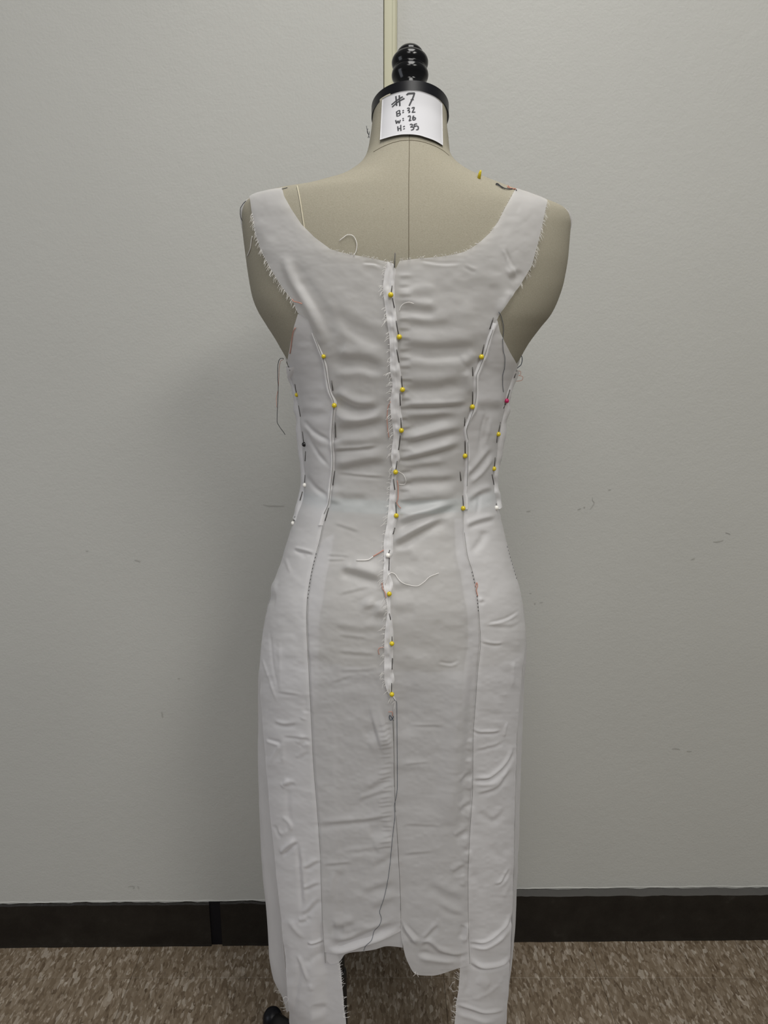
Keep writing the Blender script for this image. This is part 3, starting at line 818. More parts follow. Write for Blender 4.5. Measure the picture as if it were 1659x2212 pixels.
# --- front of the dress: runs round from side seam to side seam, shorter shoulder straps meet the back at the shoulder
def front():
    V, Fc = [], []
    def put(phi, s, amp=1.0):
        P0 = section('dress', phi, s); N = normal('dress', phi, s)
        a = np.degrees(phi); low = 1 - ease(s, 0.55, 0.85)
        h = low*(0.004*np.sin(np.radians(a*7)) + 0.003*np.sin(np.radians(a*13) + s*3)) + 0.0007*vnoise(a*0.25, s*40)
        P = P0 + N*(h*amp + 0.0004)[..., None]
        n = len(V); V.extend(P.reshape(-1, 3)); Fc.extend([tuple(i+n for i in q) for q in grid_faces(*phi.shape)])
    s = rows_between((1.26, 0.004), (0.228, 1)); u = np.linspace(0, 1, 150)
    right = np.where(s > Z_ARM - 0.01, np.radians(np.interp(s, [1.18, 1.26], [90, 112])), gd(s) + np.radians(0.3))
    left = np.where(s > Z_ARM - 0.01, np.radians(np.interp(s, [1.18, 1.26], [270, 248])), ga(s) + 2*math.pi - np.radians(0.3))
    sm = np.ones(9)/9
    right = np.convolve(np.pad(right, 4, 'edge'), sm, 'valid'); left = np.convolve(np.pad(left, 4, 'edge'), sm, 'valid')
    low = s < Z_ARM - 0.03
    right[low] = gd(s[low]) + np.radians(0.3); left[low] = ga(s[low]) + 2*math.pi - np.radians(0.3)
    put(right[:, None] + (left - right)[:, None]*u[None, :], s[:, None] + 0*u[None, :])
    for sg, (hi_in, hi_out) in ((1, (s_at(1115,407), s_at(1182,433))), (-1, (s_at(610,406), s_at(541,424)))):
        s = rows_between((hi_in, 0.003), (1.26, 1)); u = np.linspace(0, 1, 12)
        outer = np.interp(s, [1.26, hi_out, hi_in], [112, 84, 84]); inner = np.interp(s, [1.26, 1.31, hi_in], [150, 130, 84.2])
        a = np.radians(outer[:, None] + (inner - outer)[:, None]*u[None, :])
        put(sg*a if sg > 0 else 2*math.pi - a, s[:, None] + 0*u[None, :], 0.2)
    return mesh_obj('front_panel', V, Fc, M['cloth'], dress)
front()

# --- turned-up corner under the left hem, and seam allowances lying inside the skirt
def px_strip(name, top, bot, n_across, step, mat, offs, wr=1.0, record=True):
    """cloth strip between two photo polylines of equal meaning, laid on the dress; offs = heights across (m)"""
    a, b = resample(top, step), resample(bot, step)
    n = max(len(a), len(b)); tt = np.linspace(0, 1, n)
    a = np.stack([np.interp(tt, np.linspace(0,1,len(a)), a[:,k]) for k in (0,1)], -1); b = np.stack([np.interp(tt, np.linspace(0,1,len(b)), b[:,k]) for k in (0,1)], -1)
    phi = np.zeros((n, n_across)); s = np.zeros((n, n_across)); off = np.zeros((n, n_across))
    for i in range(n):
        for j in range(n_across):
            u = j/(n_across-1); p = a[i] + (b[i]-a[i])*u
            phi[i, j], s[i, j] = inv_px(*p)
            off[i, j] = offs(u, p[0], p[1]) if callable(offs) else np.interp(u, np.linspace(0,1,len(offs)), offs)
    P = lay(phi, s, off, wr)
    V = P.reshape(-1, 3); Fc = grid_faces(n, n_across)
    if record: DRESS_PARTS.append((V, Fc))
    return mesh_obj(name, V, Fc, mat, dress)

px_strip('hem_facing', [(704,2030),(725,2030),(748,2030),(786,2014),(827,2000),(868,1985)], [(705,2076),(714,2084),(733,2078),(746,2062),(785,2056),(812,2051),(835,2046),(870,2048)], 9, 4, M['cloth'], lambda u, x, y: -0.0010 + 0.0006*math.sin(x*0.08), 0.3)
px_strip('seam_allowance', [(692,1170),(681,1207),(672,1246),(664,1300),(663,1340),(667,1430),(671,1520)], [(722,1150),(712,1207),(704,1246),(696,1300),(689,1340),(688,1430),(688,1520)], 6, 6, M['cloth'], (-0.0004, -0.0012, -0.0012), 1.0, False)
px_strip('seam_allowance', [(1002,1120),(1009,1200),(1021,1240),(1029,1280),(1034,1330),(1036,1385),(1031,1450),(1026,1520)], [(982,1120),(986,1200),(996,1240),(1002,1280),(1010,1330),(1012,1385),(1000,1450),(992,1520)], 6, 6, M['cloth'], (-0.0004, -0.0012, -0.0012), 1.0, False)

# --- raised seam allowances on the outside
FL_L = [(838,566),(831,590),(828,622),(831,655),(836,692),(842,740),(843,800),(848,830),(843,868),(846,905),(850,935),(845,985),(848,1012),(843,1050),(840,1090),(836,1130),(829,1178),(830,1205),(828,1250),(833,1290),(837,1312),(832,1360),(830,1400),(830,1460),(836,1488),(847,1506)]
FL_R = [(850,570),(855,585),(852,612),(853,650),(857,690),(860,722),(859,755),(862,783),(867,812),(869,850),(866,882),(869,905),(867,935),(862,972),(864,988),(859,1004),(856,1035),(857,1055),(854,1090),(857,1120),(853,1142),(849,1165),(849,1190),(843,1210),(842,1236),(849,1262),(844,1290),(844,1322),(848,1348),(850,1372),(849,1400),(849,1445),(852,1468),(848,1482),(850,1498),(856,1514)]
def wavy(pts, amp):
    q = resample(pts, 4)
    return [(x + amp*float(vnoise(y/13, amp*7)) + 0.6*amp*math.sin(y/17), y) for x, y in q]
def flap_off(u, x, y):
    return 0.0010 + 0.0030*(math.sin(math.pi*min(1, (1-u)*1.5+0.02))**0.7 if u > 0.4 else 1.0)*(0.8+0.35*float(vnoise(y/17, 3.0))) + 0.0011*float(vnoise(u*2.2+7, y/11))
px_strip('seam_flap', FL_L, FL_R, 11, 3, M['flap'], flap_off, 0.5)
px_strip('seam_flap', wavy([(x-8 if y > 730 else x-3, y) for x, y in SEAM_PL[3:16]], 1.5), wavy([(x+1.5, y) for x, y in SEAM_PL[3:16]], 1.2), 6, 4, M['flap'], (0.0002, 0.0022, 0.0034, 0.0030, 0.0004), 0.8)
px_strip('seam_flap', wavy([(x-1.5, y) for x, y in SEAM_PR[1:15]], 1.0), wavy([(x+(10 if y < 900 else 6), y) for x, y in SEAM_PR[1:15]], 2.2), 6, 4, M['flap'], (0.0004, 0.0034, 0.0042, 0.0030, 0.0002), 0.8)
def side_flap(curve, sg, sa, sb, w, name='seam_flap'):
    s = rows_between((sa, 0.002), (sb, 1)); u = np.linspace(0, 1, 7)
    inner = curve(s) - sg*np.radians(w)*(1+0.25*vnoise(s*60, s*0+sg)); outer = curve(s) + sg*np.radians(1.5)
    phi = inner[:, None] + (outer-inner)[:, None]*u[None, :]
    off = np.interp(u, [0, 0.2, 0.7, 1], [0.0004, 0.0030, 0.0044, 0.0010])[None, :]*(1+0.3*vnoise(s*75, s*0+5))[:, None]
    V = lay(phi, s[:, None] + 0*u[None, :], off, 0.6).reshape(-1, 3); Fc = grid_faces(len(s), 7)
    DRESS_PARTS.append((V, Fc))
    return mesh_obj(name, V, Fc, M['flap'], dress)
side_flap(ga, -1, s_at(626,790), s_at(640,1125), 9)
side_flap(gd, 1, s_at(1112,800), s_at(1074,1100), 9)

_V, _F = [], []
for v, f in DRESS_PARTS:
    n = len(_V); _V.extend([tuple(p) for p in v]); _F.extend([tuple(i+n for i in q) for q in f])
BVH_ALL = BVHTree.FromPolygons(_V, _F)
def on(px, py, off=0.0006, Y=None):
    """point on the dress (or the form beside it), lifted towards the viewer by off"""
    d = Vector(ray(px, py)).normalized()
    if Y is not None:
        return Vector(at_depth(px, py, Y))
    h = BVH_ALL.ray_cast(ORG, d); h2 = BVH_B.ray_cast(ORG, d)
    best = min([x[3] for x in (h, h2) if x[0] is not None], default=None)
    if best is None: best = 0.90 / d.y
    return ORG + d*(best - off)

# ------------------------------------------------------------------ the dress form
form = empty('dress_form', (-0.07, 0.93, 0.0))
tag(form, 'beige linen dress form with black neck cap and finial on a black iron stand', 'dress form')
ns, nph = 240, 160
V = list(map(tuple, loft('body', Z_BOT, 1.468, ns, nph))); Fc = grid_faces(ns, nph, True)
# rounded lower rim, slightly out of level
for i in range(nph): V[i] = (V[i][0], V[i][1], V[i][2])
V = [(x, y, z - 0.06*(x-0.02) * max(0, 1-(z-Z_BOT)/0.08)) for x, y, z in V]
bot = len(V); V.append((0.02, 0.92, Z_BOT)); top = len(V); V.append(tuple(np.mean(np.array(V[(ns-1)*nph:ns*nph]), axis=0)))
Fc += [(bot, (i+1) % nph, i) for i in range(nph)] + [(top, (ns-1)*nph+i, (ns-1)*nph+(i+1) % nph) for i in range(nph)]
torso = mesh_obj('torso', V, Fc, M['linen'], form)

def on_body(px, py, off=0.0003):
    h = hit(BVH_B, px, py)
    if h[0] is None: return Vector(at_depth(px, py, 0.9)), Vector((0,-1,0))
    n = h[1] if h[1].dot(Vector(ray(px, py))) < 0 else -h[1]
    return h[0] + n*off, n
def body_line(name, pts, r, mat, off=0.0, parent=torso):
    q = resample(pts, 4); mb = MB(); mb.tube([on_body(*p, off)[0] for p in q], r, 5); return mb.build(name, mat, parent)
body_line('seam_line', [(884,286),(884,320),(883,400),(883,480),(883,575)], 0.00038, M['seam'])
body_line('seam_line', [(807,328),(825,318),(850,308),(872,303.5),(885,303),(905,305),(930,312),(955,324),(970,336)], 0.00038, M['seam'])
body_line('seam_line', [(642,402),(646,420),(650,442),(655,475),(659,500)], 0.0007, M['cord'], 0.0004)
mb = MB()
band = np.linspace(-math.pi*0.5, math.pi*0.5, 90)
for k, s_ in enumerate((1.018, 1.034)):
    P = section('body', band, np.full(90, s_)) + normal('body', band, np.full(90, s_))*0.0006
    mb.v += [tuple(p) for p in P]
mb.f += grid_faces(2, 90)
mb.build('waist_tape', M['teal'], torso)

# neck cap: tilted disc, finial on its axis
tau = 0.295
axis = Vector((0, math.sin(tau), math.cos(tau))).normalized()
cxy = Vector((0.0302, 0.942, 1.4655))
ex, ey = 0.0447, 0.0513
def disc_prof(prof, n=96):
    """elliptic disc stacked along the tilted axis; prof = (height, growth)"""
    Y = Vector((0, math.cos(tau), -math.sin(tau))); X = Vector((1, 0, 0)); mb = MB()
    for h, gr in prof:
        for k in range(n):
            a = 2*math.pi*k/n
            mb.v.append(tuple(cxy + axis*h + X*(ex+gr)*math.cos(a) + Y*(ey+gr)*math.sin(a)))
    m = len(prof)
    mb.f += grid_faces(m, n, True) + [tuple(reversed(range(n))), tuple(range((m-1)*n, m*n))]
    return mb
cap = disc_prof([(-0.0016, -0.004), (-0.0016, -0.0004), (-0.0013, 0), (0.0110, 0.0), (0.0113, -0.0004), (0.0113, -0.004), (0.0113, -0.02)]).build('neck_cap', M['blacksatin'], form)
cap.data.polygons.foreach_set('use_smooth', [True]*len(cap.data.polygons))
es = cap.modifiers.new('edges', 'EDGE_SPLIT'); es.split_angle = math.radians(40)
FIN = cxy + axis*0.0112
prof = [(0,.0215),(.008,.0215),(.014,.0180),(.026,.0162),(.025,.0162),(.029,.0170),(.0325,.0188),(.0357,.0207),(.0387,.0214),(.0420,.0209),(.0447,.0195),(.0463,.0188),(.0480,.0194),(.0508,.0207),
        (.0540,.0213),(.0571,.0207),(.0597,.0191),(.0612,.0174),(.0617,.0162),(.065,.0154),(.0685,.0132),(.0711,.0100),(.0729,.0060),(.0737,.0008)]
mb = MB(); hh = [p[0] for p in prof]; hs = np.linspace(0, 0.0737, 90)
mb.lathe([(float(h), float(pchip(hh, [p[1] for p in prof], h))) for h in hs], FIN, axis, 56)
mb.build('finial', M['black'], form)

# stand: pole with sleeve, hub, three legs with rubber feet
PX, PY = -0.0680, 0.93
mb = MB(); mb.lathe([(0.0, 0.008), (0.12, 0.008)], (PX, PY, 0.24), (0, 0, 1), 20); pole = mb.build('pole', M['iron'], form)
mb = MB(); mb.lathe([(0.0, 0.0065), (0.58, 0.0065)], (PX, PY, 0.355), (0, 0, 1), 20); tag(mb.build('pole_extension', M['pale'], form), 'pale upper tube of the pole')
mb = MB(); mb.lathe([(0.0, 0.0108), (0.20, 0.0108), (0.206, 0.0100), (0.2085, 0.0085)], (PX, PY, 0.07), (0, 0, 1), 24); mb.build('sleeve', M['iron'], form)
mb = MB(); mb.lathe([(0, 0.022), (0.004, 0.026), (0.035, 0.026), (0.042, 0.016), (0.043, 0.012)], (PX, PY, 0.062), (0, 0, 1), 28); mb.build('hub', M['iron'], form)
foot1 = Vector((-0.197, 1.055, 0.045))
r0 = math.hypot(foot1.x - PX, foot1.y - PY); a0 = math.atan2(foot1.y - PY, foot1.x - PX)
for k in range(3):
    a = a0 + k*2*math.pi/3; dr = Vector((math.cos(a), math.sin(a), 0)); c = Vector((PX, PY, 0))
    mb = MB(); mb.tube([c + dr*0.02 + Vector((0,0,0.088)), c + dr*0.07 + Vector((0,0,0.080)), c + dr*(r0-0.03) + Vector((0,0,0.050)), c + dr*(r0-0.004) + Vector((0,0,0.045))], [0.012, 0.0125, 0.0135, 0.0135], 14)
    leg = mb.build('leg', M['iron'], form)
    mb = MB(); mb.lathe([(0, 0.015), (0.002, 0.017), (0.040, 0.0175), (0.050, 0.0165), (0.057, 0.013), (0.061, 0.007), (0.0625, 0.001)], c + dr*r0, (0, 0, 1), 24)
    mb.build('foot', M['blacksatin'], leg)

# ------------------------------------------------------------------ the card on the neck
card = empty('neck_card', (0.03, 0.88, 1.46))
tag(card, 'white card with handwritten number and measurements pinned below the black neck cap', 'card')
TOPC = [(825.5,213),(836,207.5),(850,202),(868,197),(888,194.8),(905,196),(922,201),(940,209),(955.5,222)]
BOTC = [(820.5,302),(835,297.5),(852,293),(870,290.3),(885,290),(902,291.5),(920,296.5),(940,304),(957,314)]
n = 40; a, b = resample(TOPC, 2), resample(BOTC, 2)
V = []
for j in range(24):
    u = j/23
    for i in range(n):
        t = i/(n-1)
        p = [np.interp(t, np.linspace(0,1,len(a)), a[:,k])*(1-u) + np.interp(t, np.linspace(0,1,len(b)), b[:,k])*u for k in (0,1)]
        P, N = on_body(p[0], p[1], 0.0)
        V.append(P - Vector(ray(p[0], p[1])).normalized()*(0.0026 + 0.0022*u*u + 0.0012*u*u*(2*t-1)**2))
Fc = grid_faces(24, n)
m = len(V)
Nc = Vector((0, 1, 0))*0.0007
V2 = V + [p + Nc for p in V]
per = list(range(n)) + [j*n+n-1 for j in range(1, 24)] + list(range(24*n-2, 23*n-1, -1)) + [j*n for j in range(22, 0, -1)]
F2 = Fc + [tuple(i+m for i in reversed(f)) for f in Fc] + [(per[k], per[(k+1) % len(per)], per[(k+1) % len(per)]+m, per[k]+m) for k in range(len(per))]
sheet = mesh_obj('sheet', V2, F2, M['paper'], card)
BVH_C = bvh_of(V, Fc)
INK = [[(445,195),(455,310),(465,430)],[(525,175),(533,300),(540,435)],[(340,405),(470,300),(610,210)],[(355,460),(490,340),(650,250)],
       [(700,175),(720,150),(745,132),(800,128),(890,125),(872,180),(842,260),(800,345),(762,430)],[(700,168),(760,145),(885,140)],[(800,290),(868,276)],
       [(462,570),(466,620),(472,682)],[(450,585),(490,555),(530,540),(538,565),(532,592),(475,622)],[(475,622),(545,612),(550,635),(530,660),(470,682)],
       [(602,556),(634,532)],[(600,602),(634,578)],[(715,502),(745,478),(765,490),(755,525),(730,545),(768,552),(775,575),(742,600)],[(825,492),(858,468),(884,470),(870,515),(835,588),(910,577)],
       [(440,770),(450,810),(462,850),(482,815),(495,790),(508,820),(522,842),(538,805),(552,768)],[(602,742),(634,726)],[(608,784),(634,768)],
       [(735,694),(760,668),(785,672),(788,715),(760,790),(815,772)],[(870,664),(850,705),(846,745),(866,772),(905,752),(912,722),(888,708),(852,738)],
       [(490,920),(495,975),(502,1030)],[(560,888),(562,960),(566,1030)],[(495,982),(565,962)],[(622,937),(655,912)],[(625,992),(655,967)],
       [(780,887),(812,868),(838,880),(828,918),(800,940),(850,938),(872,962),(850,1000),(805,1012)],[(948,858),(882,880),(886,930),(930,910),(972,922),(980,965),(962,1000),(925,1004)]]
mb = MB()
for k, st in enumerate(INK):
    q = resample([(815 + x/11.06, 190 + y/11.06) for x, y in st], 0.7)
    P, N = [], []
    for p in q:
        h = hit(BVH_C, *p)
        if h[0] is None: continue
        nn = h[1] if h[1].dot(Vector(ray(*p))) < 0 else -h[1]
        P.append(h[0] + nn*(0.00015 + k*0.000006)); N.append(nn)
    if len(P) > 1: ribbon(mb, P, N, 0.00090 if k < 7 and k != 5 else 0.00074)
mb.build('lettering', M['ink'], sheet, smooth=False)

# ------------------------------------------------------------------ stitches, threads and frayed edges of the dress
def dress_thread(name, pts, mat, r=0.00030, off=0.0009, Y=None, parent=dress):
    q = resample(pts, 3); mb = MB()
    mb.tube([on(a_, b_, off, Y) for a_, b_ in q], r, 5)
    return mb.build(name, mat, parent)
dress_thread('seam_thread', SEAM_PL[15:], M['tgrey'], 0.00024, 0.0001)
dress_thread('seam_thread', SEAM_PR[15:], M['tgrey'], 0.00026, 0.0000)
dress_thread('seam_thread', [(848,1555),(850,1600),(852,1700),(855,1760),(858,1800),(862,1880),(865,1950),(866,2008)], M['tgrey'], 0.00030, 0.0003)
dress_thread('seam_thread', [(x-3, y) for x, y in SEAM_PL[3:15]], M['tgrey'], 0.00035, 0.0005)
dress_thread('seam_thread', [(x+5, y) for x, y in SEAM_PR[2:14]], M['tgrey'], 0.00030, 0.0004)
dress_thread('loose_thread', [(847,1505),(852,1511),(857,1518),(857.5,1540),(858,1600),(858.5,1700),(855,1726),(852,1740),(853,1762),(850,1790),(846,1830),(843,1862),(838,1900),(828,1945),(822,1962),(820,1970),(824,1984),(820,1998),(808,2012),(803,2030),(789,2045),(785,2056)], M['tblue'], 0.00030, 0.0010)
dress_thread('loose_thread', [(848,1552),(842,1545),(841,1550),(844,1556),(849,1551),(850,1547),(847,1553),(850,1556)], M['tblue'], 0.0005, 0.002)
dress_thread('loose_thread', [(613,776),(611,774),(607,774),(602,780),(600,795),(600,815),(601,835),(600,870),(598.5,900),(598.5,910),(604,922),(612,933),(616,939)], M['tdark'], 0.0004, 0, 0.905)
dress_thread('loose_thread', [(612,777),(606,780),(603,800),(601,840),(597,862),(598,880)], M['tpink'], 0.00028, 0, 0.906)
dress_thread('loose_thread', [(1109,782),(1113,772),(1119,766),(1126,768),(1128,776),(1126,787),(1120,793),(1115,797)], M['tblue'], 0.0005, 0, 0.895)
dress_thread('loose_thread', [(1113,822),(1119,812),(1125,808),(1124,802),(1119,801),(1116,812),(1114,818),(1120,811),(1130,815),(1128,821),(1113,824)], M['tpink'], 0.0003, 0, 0.905)
dress_thread('loose_thread', [(1077,674),(1080,678),(1085,692),(1088,712),(1086,735),(1087,755),(1091,775),(1090,795),(1086,812),(1086,830),(1088,847)], M['tblue'], 0.00032, 0.0015)
dress_thread('loose_thread', [(1116,411),(1108,407.5),(1098,408),(1088,406),(1078,401),(1071,397),(1073,396),(1082,402),(1091,407.5)], M['tdark'], 0.0005, 0.003)
dress_thread('loose_thread', [(1115,409),(1104,407),(1096,403),(1097,401),(1103,406),(1114,407.5)], M['tpink'], 0.0004, 0.003)
dress_thread('loose_thread', [(609,408),(614,407),(621,405)], M['tdark'], 0.0003, 0.001)
dress_thread('loose_thread', [(531,434),(524,442),(519,452),(519,462),(521,472),(525,480)], M['tdark'], 0.0004, 0, 0.90)
dress_thread('loose_thread', [(733,520),(742,513),(752,507),(760,508),(768,517),(771,529),(769,543),(764,551)], M['twhite'], 0.0004, 0.002)
dress_thread('loose_thread', [(652,656),(643,653),(634,651),(631,646)], M['tpink'], 0.0005, 0.0016)
dress_thread('loose_thread', [(638,708),(634,715),(630,735),(628,752),(626,764)], M['tpink'], 0.0005, 0.0016)
dress_thread('loose_thread', [(832,1262),(838,1243),(846,1237),(853,1240),(860,1250),(868,1258),(880,1263),(900,1266),(915,1258),(928,1246),(948,1238)], M['twhite'], 0.0004, 0.0014)
dress_thread('loose_thread', [(858,1038),(860,1055),(860,1075),(857,1085),(861,1093),(866,1098)], M['tpink'], 0.0005, 0.0022)
dress_thread('loose_thread', [(829,1188),(818,1195),(806,1202)], M['tpink'], 0.0006, 0.0016)
dress_thread('loose_thread', [(806,1202),(795,1209),(783,1210),(770,1210)], M['twhite'], 0.0006, 0.0016)
dress_thread('loose_thread', [(825,1258),(826,1270),(832,1280),(834,1292)], M['tpink'], 0.0005, 0.0016)
dress_thread('loose_thread', [(829,1398),(821,1399),(817,1405),(819,1414)], M['tpink'], 0.0004, 0.0014)
dress_thread('loose_thread', [(848,1547),(848,1540),(846,1537),(839,1538)], M['tpink'], 0.0004, 0.002)
dress_thread('loose_thread', [(862,672),(866,662),(874,655),(883,653),(894,656)], M['twhite'], 0.0003, 0.0016)
dress_thread('loose_thread', [(860,1018),(872,1026),(877,1040),(872,1047),(862,1046)], M['twhite'], 0.0003, 0.0016)
dress_thread('loose_thread', [(545,510),(543,520),(541,535),(537,547),(534,553)], M['twhite'], 0.0006, 0.0016)
dress_thread('loose_thread', [(843,868),(838,880),(836,905),(838,930),(840,945)], M['tpink'], 0.0004, 0.0016)
dress_thread('loose_thread', [(1027,1268),(1030,1258),(1032,1266),(1029,1272),(1032,1288)], M['tpink'], 0.0005, 0.001)
# stitch marks along the hip seams
mb = MB()
for pts in ([(683,1195),(672,1243),(664,1298)], [(1020,1235),(1030,1280),(1034,1325)], [(1096,1180),(1108,1222),(1118,1255)]):
    q = resample(pts, 7.5)
    for p in q[:-1]: mb.tube([on(p[0], p[1], 0.0006), on(p[0]-0.3, p[1]+2.6, 0.0006)], 0.00045, 4)
tag(mb.build('stitches', M['tdark'], dress), kind='stuff')
# frayed edges: short hairs
def fray(edge, side, count, lmin, lmax, mb, droop=0.3, r=0.00016):
    q = resample(edge, 2)
    for _ in range(count):
        k = random.randrange(1, len(q)-1); p = q[k]; t = q[k+1]-q[k-1]; t = t/(np.hypot(*t)+1e-9)
        nrm = np.array([-t[1], t[0]])*side
        L = random.uniform(lmin, lmax); d = nrm + t*random.uniform(-0.8, 0.8); d = d/np.hypot(*d)
        e1 = p + d*L*0.5 + np.array([0, droop*L*0.2]); e2 = p + d*L + np.array([random.uniform(-1,1)*L*0.25, droop*L])
        a_ = on(p[0], p[1], 0.0006)
        dep = (a_ - ORG).dot(Vector((0, CP, -SP)))
        f_ = lambda e: ORG + Vector(ray(*e))*(dep - 0.0012)
        mb.tube([a_, f_(e1), f_(e2)], r, 3, False)
mb = MB()
fray(ARM_L[4:], 1, 120, 2, 8, mb, 0.9, 0.00010); fray(ARM_R[3:9], -1, 100, 2, 8, mb, 0.9, 0.00010)
fray(NECK_L[5:], -1, 60, 2, 9, mb); fray(NECK_R[5:], 1, 60, 2, 9, mb); fray(NECK_R[:5], 1, 30, 1, 3, mb)
fray(FL_L, 1, 170, 3, 13, mb, 0.6); fray([(846,1490),(852,1510),(857,1518)], 1, 16, 3, 12, mb, 0.8)
tag(mb.build('frayed_edge', M['twhite'], dress), kind='stuff')
mb = MB()
for edge, sd, cnt in (([(728,2082),(733,2110),(737,2150),(740,2185),(743,2212)], -1, 26), ([(996,2090),(994,2120),(992,2148)], 1, 12), ([(990,2160),(987,2190),(985,2210)], 1, 12), ([(606,2135),(618,2165),(622,2180)], 1, 12), ([(895,2098),(905,2102)], 1, 5)):
    fray(edge, sd, cnt, 5, 15, mb, -0.3, 0.00022)
for c_, r_ in (((981,2132), 9), ((984,2160), 5), ((617,2160), 6)):
    for k in range(3):
        t0_ = random.uniform(0, 6)
        w_ = [(c_[0]+r_*math.cos(t_)*random.uniform(.7,1.1), c_[1]+r_*1.2*math.sin(t_)*random.uniform(.7,1.1)) for t_ in np.linspace(t0_, t0_ + random.uniform(1.2, 2.6), 5)]
        mb.tube([Vector(at_depth(x_ + random.uniform(-1.2,1.2), y_ + random.uniform(-1.2,1.2), 0.815)) for x_, y_ in resample(w_, 3)], 0.00016, 3, False)
tag(mb.build('frayed_edge', M['twhite'], dress), kind='stuff')

# ------------------------------------------------------------------ pins
def pin(head, segs, col, label, group, r=0.00285, Y=None):
    c = on(head[0], head[1], r*0.75, Y)
    root = empty('straight_pin', c)
    tag(root, label, 'pin', group)
    mb = MB(); mb.ball((0, 0, 0), r, 16, 11)
    h = mb.build('head', M[col]); h.parent = root
    for sgm in segs:                                   # the shaft dives in and out of the cloth: each visible stretch is a part
        q = resample(sgm, 8); mb = MB()
        mb.tube([on(p[0], p[1], 0.0008, Y) - c for p in q], 0.00055, 6)
        sh = mb.build('shaft', M['steel']); sh.parent = root
G1, G2, G3 = 'pins along the centre back seam', 'pins along the curved back seams', 'pins along the side seams'
pin((844,637), [[(847,617),(845,634)],[(848,644),(852,665)]], 'yellow', 'yellow ball-head pin highest on the centre back seam', G1)
pin((862.5,728), [[(856,693),(858,708),(861,723)]], 'yellow', 'yellow pin second from the top of the centre back seam', G1)
pin((869.5,842), [[(867,812),(869,838)],[(857,755),(862,783)]], 'yellow', 'yellow pin third from the top of the centre back seam', G1)
pin((867,930), [[(866,903),(867,926)],[(864,850),(865,876)]], 'yellow', 'yellow pin fourth down the centre back seam, above the waist', G1)
pin((854.5,1020), [[(858,996),(855,1016)],[(865,940),(861,972)]], 'yellow', 'yellow pin fifth down the centre back seam, at waist height', G1)
pin((856,1114), [[(855,1085),(856,1110)],[(850,1035),(853,1058)]], 'yellow', 'yellow pin on the centre back seam just above the white one', G1)
pin((838,1200), [[(842,1188),(839,1197)],[(841,1205),(840,1232)],[(853,1140),(849,1154)]], 'white', 'the only white ball-head pin on the centre back seam', G1)
pin((841,1283), [[(842,1277),(841,1280)]], 'yellow', 'yellow pin on the centre back seam just below the white one', G1)
pin((846.5,1390.5), [[(847,1375),(847,1387)],[(841,1325),(844,1339)]], 'yellow', 'yellow pin second from the bottom of the centre back seam', G1)
pin((846.5,1500), [[(846,1476),(846,1496)],[(848,1422),(847,1446)]], 'yellow', 'yellow pin lowest on the centre back seam, above the loose thread', G1)
pin((699,770), [], 'yellow', 'yellow pin head half hidden by the left curved back seam', G2, 0.0024)
pin((722,876), [[(716,822),(719,844)],[(724,912),(725,945)],[(723,1017),(719,1048)],[(710,1097),(702,1125)]], 'yellow', 'yellow pin lower on the left curved back seam', G2)
pin((1040,771), [[(1046,744),(1041,767)],[(1066,686),(1058,711)]], 'yellow', 'yellow pin highest on the right curved back seam', G2)
pin((1020.5,879), [[(1021,846),(1021,875)],[(1021,793),(1021.5,812)]], 'yellow', 'yellow pin second down the right curved back seam', G2)
pin((1004.5,985), [[(1005,952),(1005,981)],[(1004.5,902),(1003.5,920)]], 'yellow', 'yellow pin third down the right curved back seam', G2)
pin((1000.5,1098), [[(999.5,1070),(1001,1094)],[(994,1019),(996,1039)]], 'yellow', 'yellow pin lowest on the right curved back seam', G2)
pin((641,853), [[(637,830),(640,848)],[(619,782),(626,800)]], 'yellow', 'yellow pin near the top of the left side seam', G3, 0.0025)
pin((657,960), [[(653,932),(656,955)],[(645,876),(649,900)]], 'blackh', 'black ball-head pin on the left side seam', G3)
pin((658.5,1048), [[(659,1026),(658,1044)],[(660,975),(659,996)]], 'white', 'white pin on the left side seam below the black one', G3)
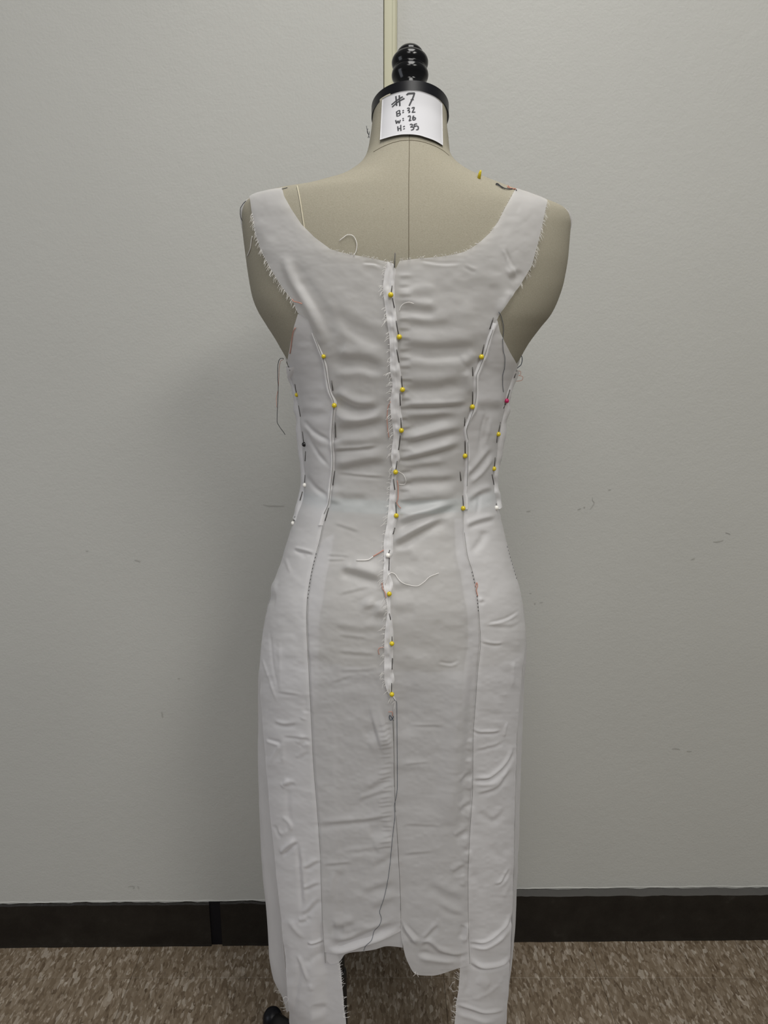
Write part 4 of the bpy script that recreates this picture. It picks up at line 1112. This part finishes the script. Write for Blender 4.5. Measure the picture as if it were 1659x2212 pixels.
pin((633.5,1130), [[(637,1116),(634,1127)],[(653,1062),(648,1081)]], 'white', 'white pin lowest on the left side seam', G3)
pin((1094.5,866), [[(1101.5,842),(1096,861)],[(1117,800),(1111,816)],[(1092,872),(1088,882)]], 'redh', 'dark red glass-head pin on the right side seam', G3)
pin((1076.5,938), [[(1081,912),(1077,934)],[(1074,943),(1073,956)]], 'yellow', 'yellow pin upper on the right side seam below the red one', G3)
pin((1067,1012.5), [[(1069.5,988),(1068,1009)]], 'yellow', 'yellow pin lower on the right side seam', G3)
pin((1072.5,1097), [[(1072,1088),(1072,1094)],[(1063,1025),(1067,1047)]], 'white', 'white pin lowest on the right side seam', G3)
# headless pin at the neckline, yellow peg in the shoulder, tuft on the neck
o = empty('straight_pin', on(853, 560)); tag(o, 'bare silver pin standing up at the centre of the back neckline', 'pin', G1)
c = on(853, 560); mb = MB(); mb.tube([on(852, 578, 0.004) - c, on(852.5, 562, 0.004) - c, on(853.5, 546, 0.005) - c], 0.0006, 6); s_ = mb.build('shaft', M['steel']); s_.parent = o
o = empty('peg', on(1034, 383, 0.0)); tag(o, 'short yellow peg stuck into the right shoulder of the dress form', 'pin')
c = on(1034, 384, 0.0); mb = MB(); pe = Vector(at_depth(1038.5, 368, c.y - 0.004)); mb.tube([Vector((0,0,-0.002)), (pe-c)*0.5, pe - c], [0.0021, 0.0017, 0.0010], 10)
s_ = mb.build('tapered_peg', M['yellow']); s_.parent = o; s_.location = c - Vector(o.location)
mb = MB()
for st in ([(798,298),(796,290),(793,280),(791.5,272)], [(797,290),(794,288),(793,282),(795,278)], [(798,284),(797,292),(795,298)]):
    mb.tube([Vector(at_depth(x_, y_, 0.925)) for x_, y_ in resample(st, 2)], 0.0004, 4)
tag(mb.build('thread_tuft', M['tdark']), 'small dark thread tuft sticking out at the left of the neck', 'thread')
mb = MB(); mb.tube([Vector(at_depth(x_, y_, 0.90)) for x_, y_ in ((607, 741), (605.5, 745), (604.5, 750))], 0.0005, 4)
mb.v = mb.v
tag(mb.build('thread_end', M['tblue']), 'short blue thread end on the form under the left armhole', 'thread')
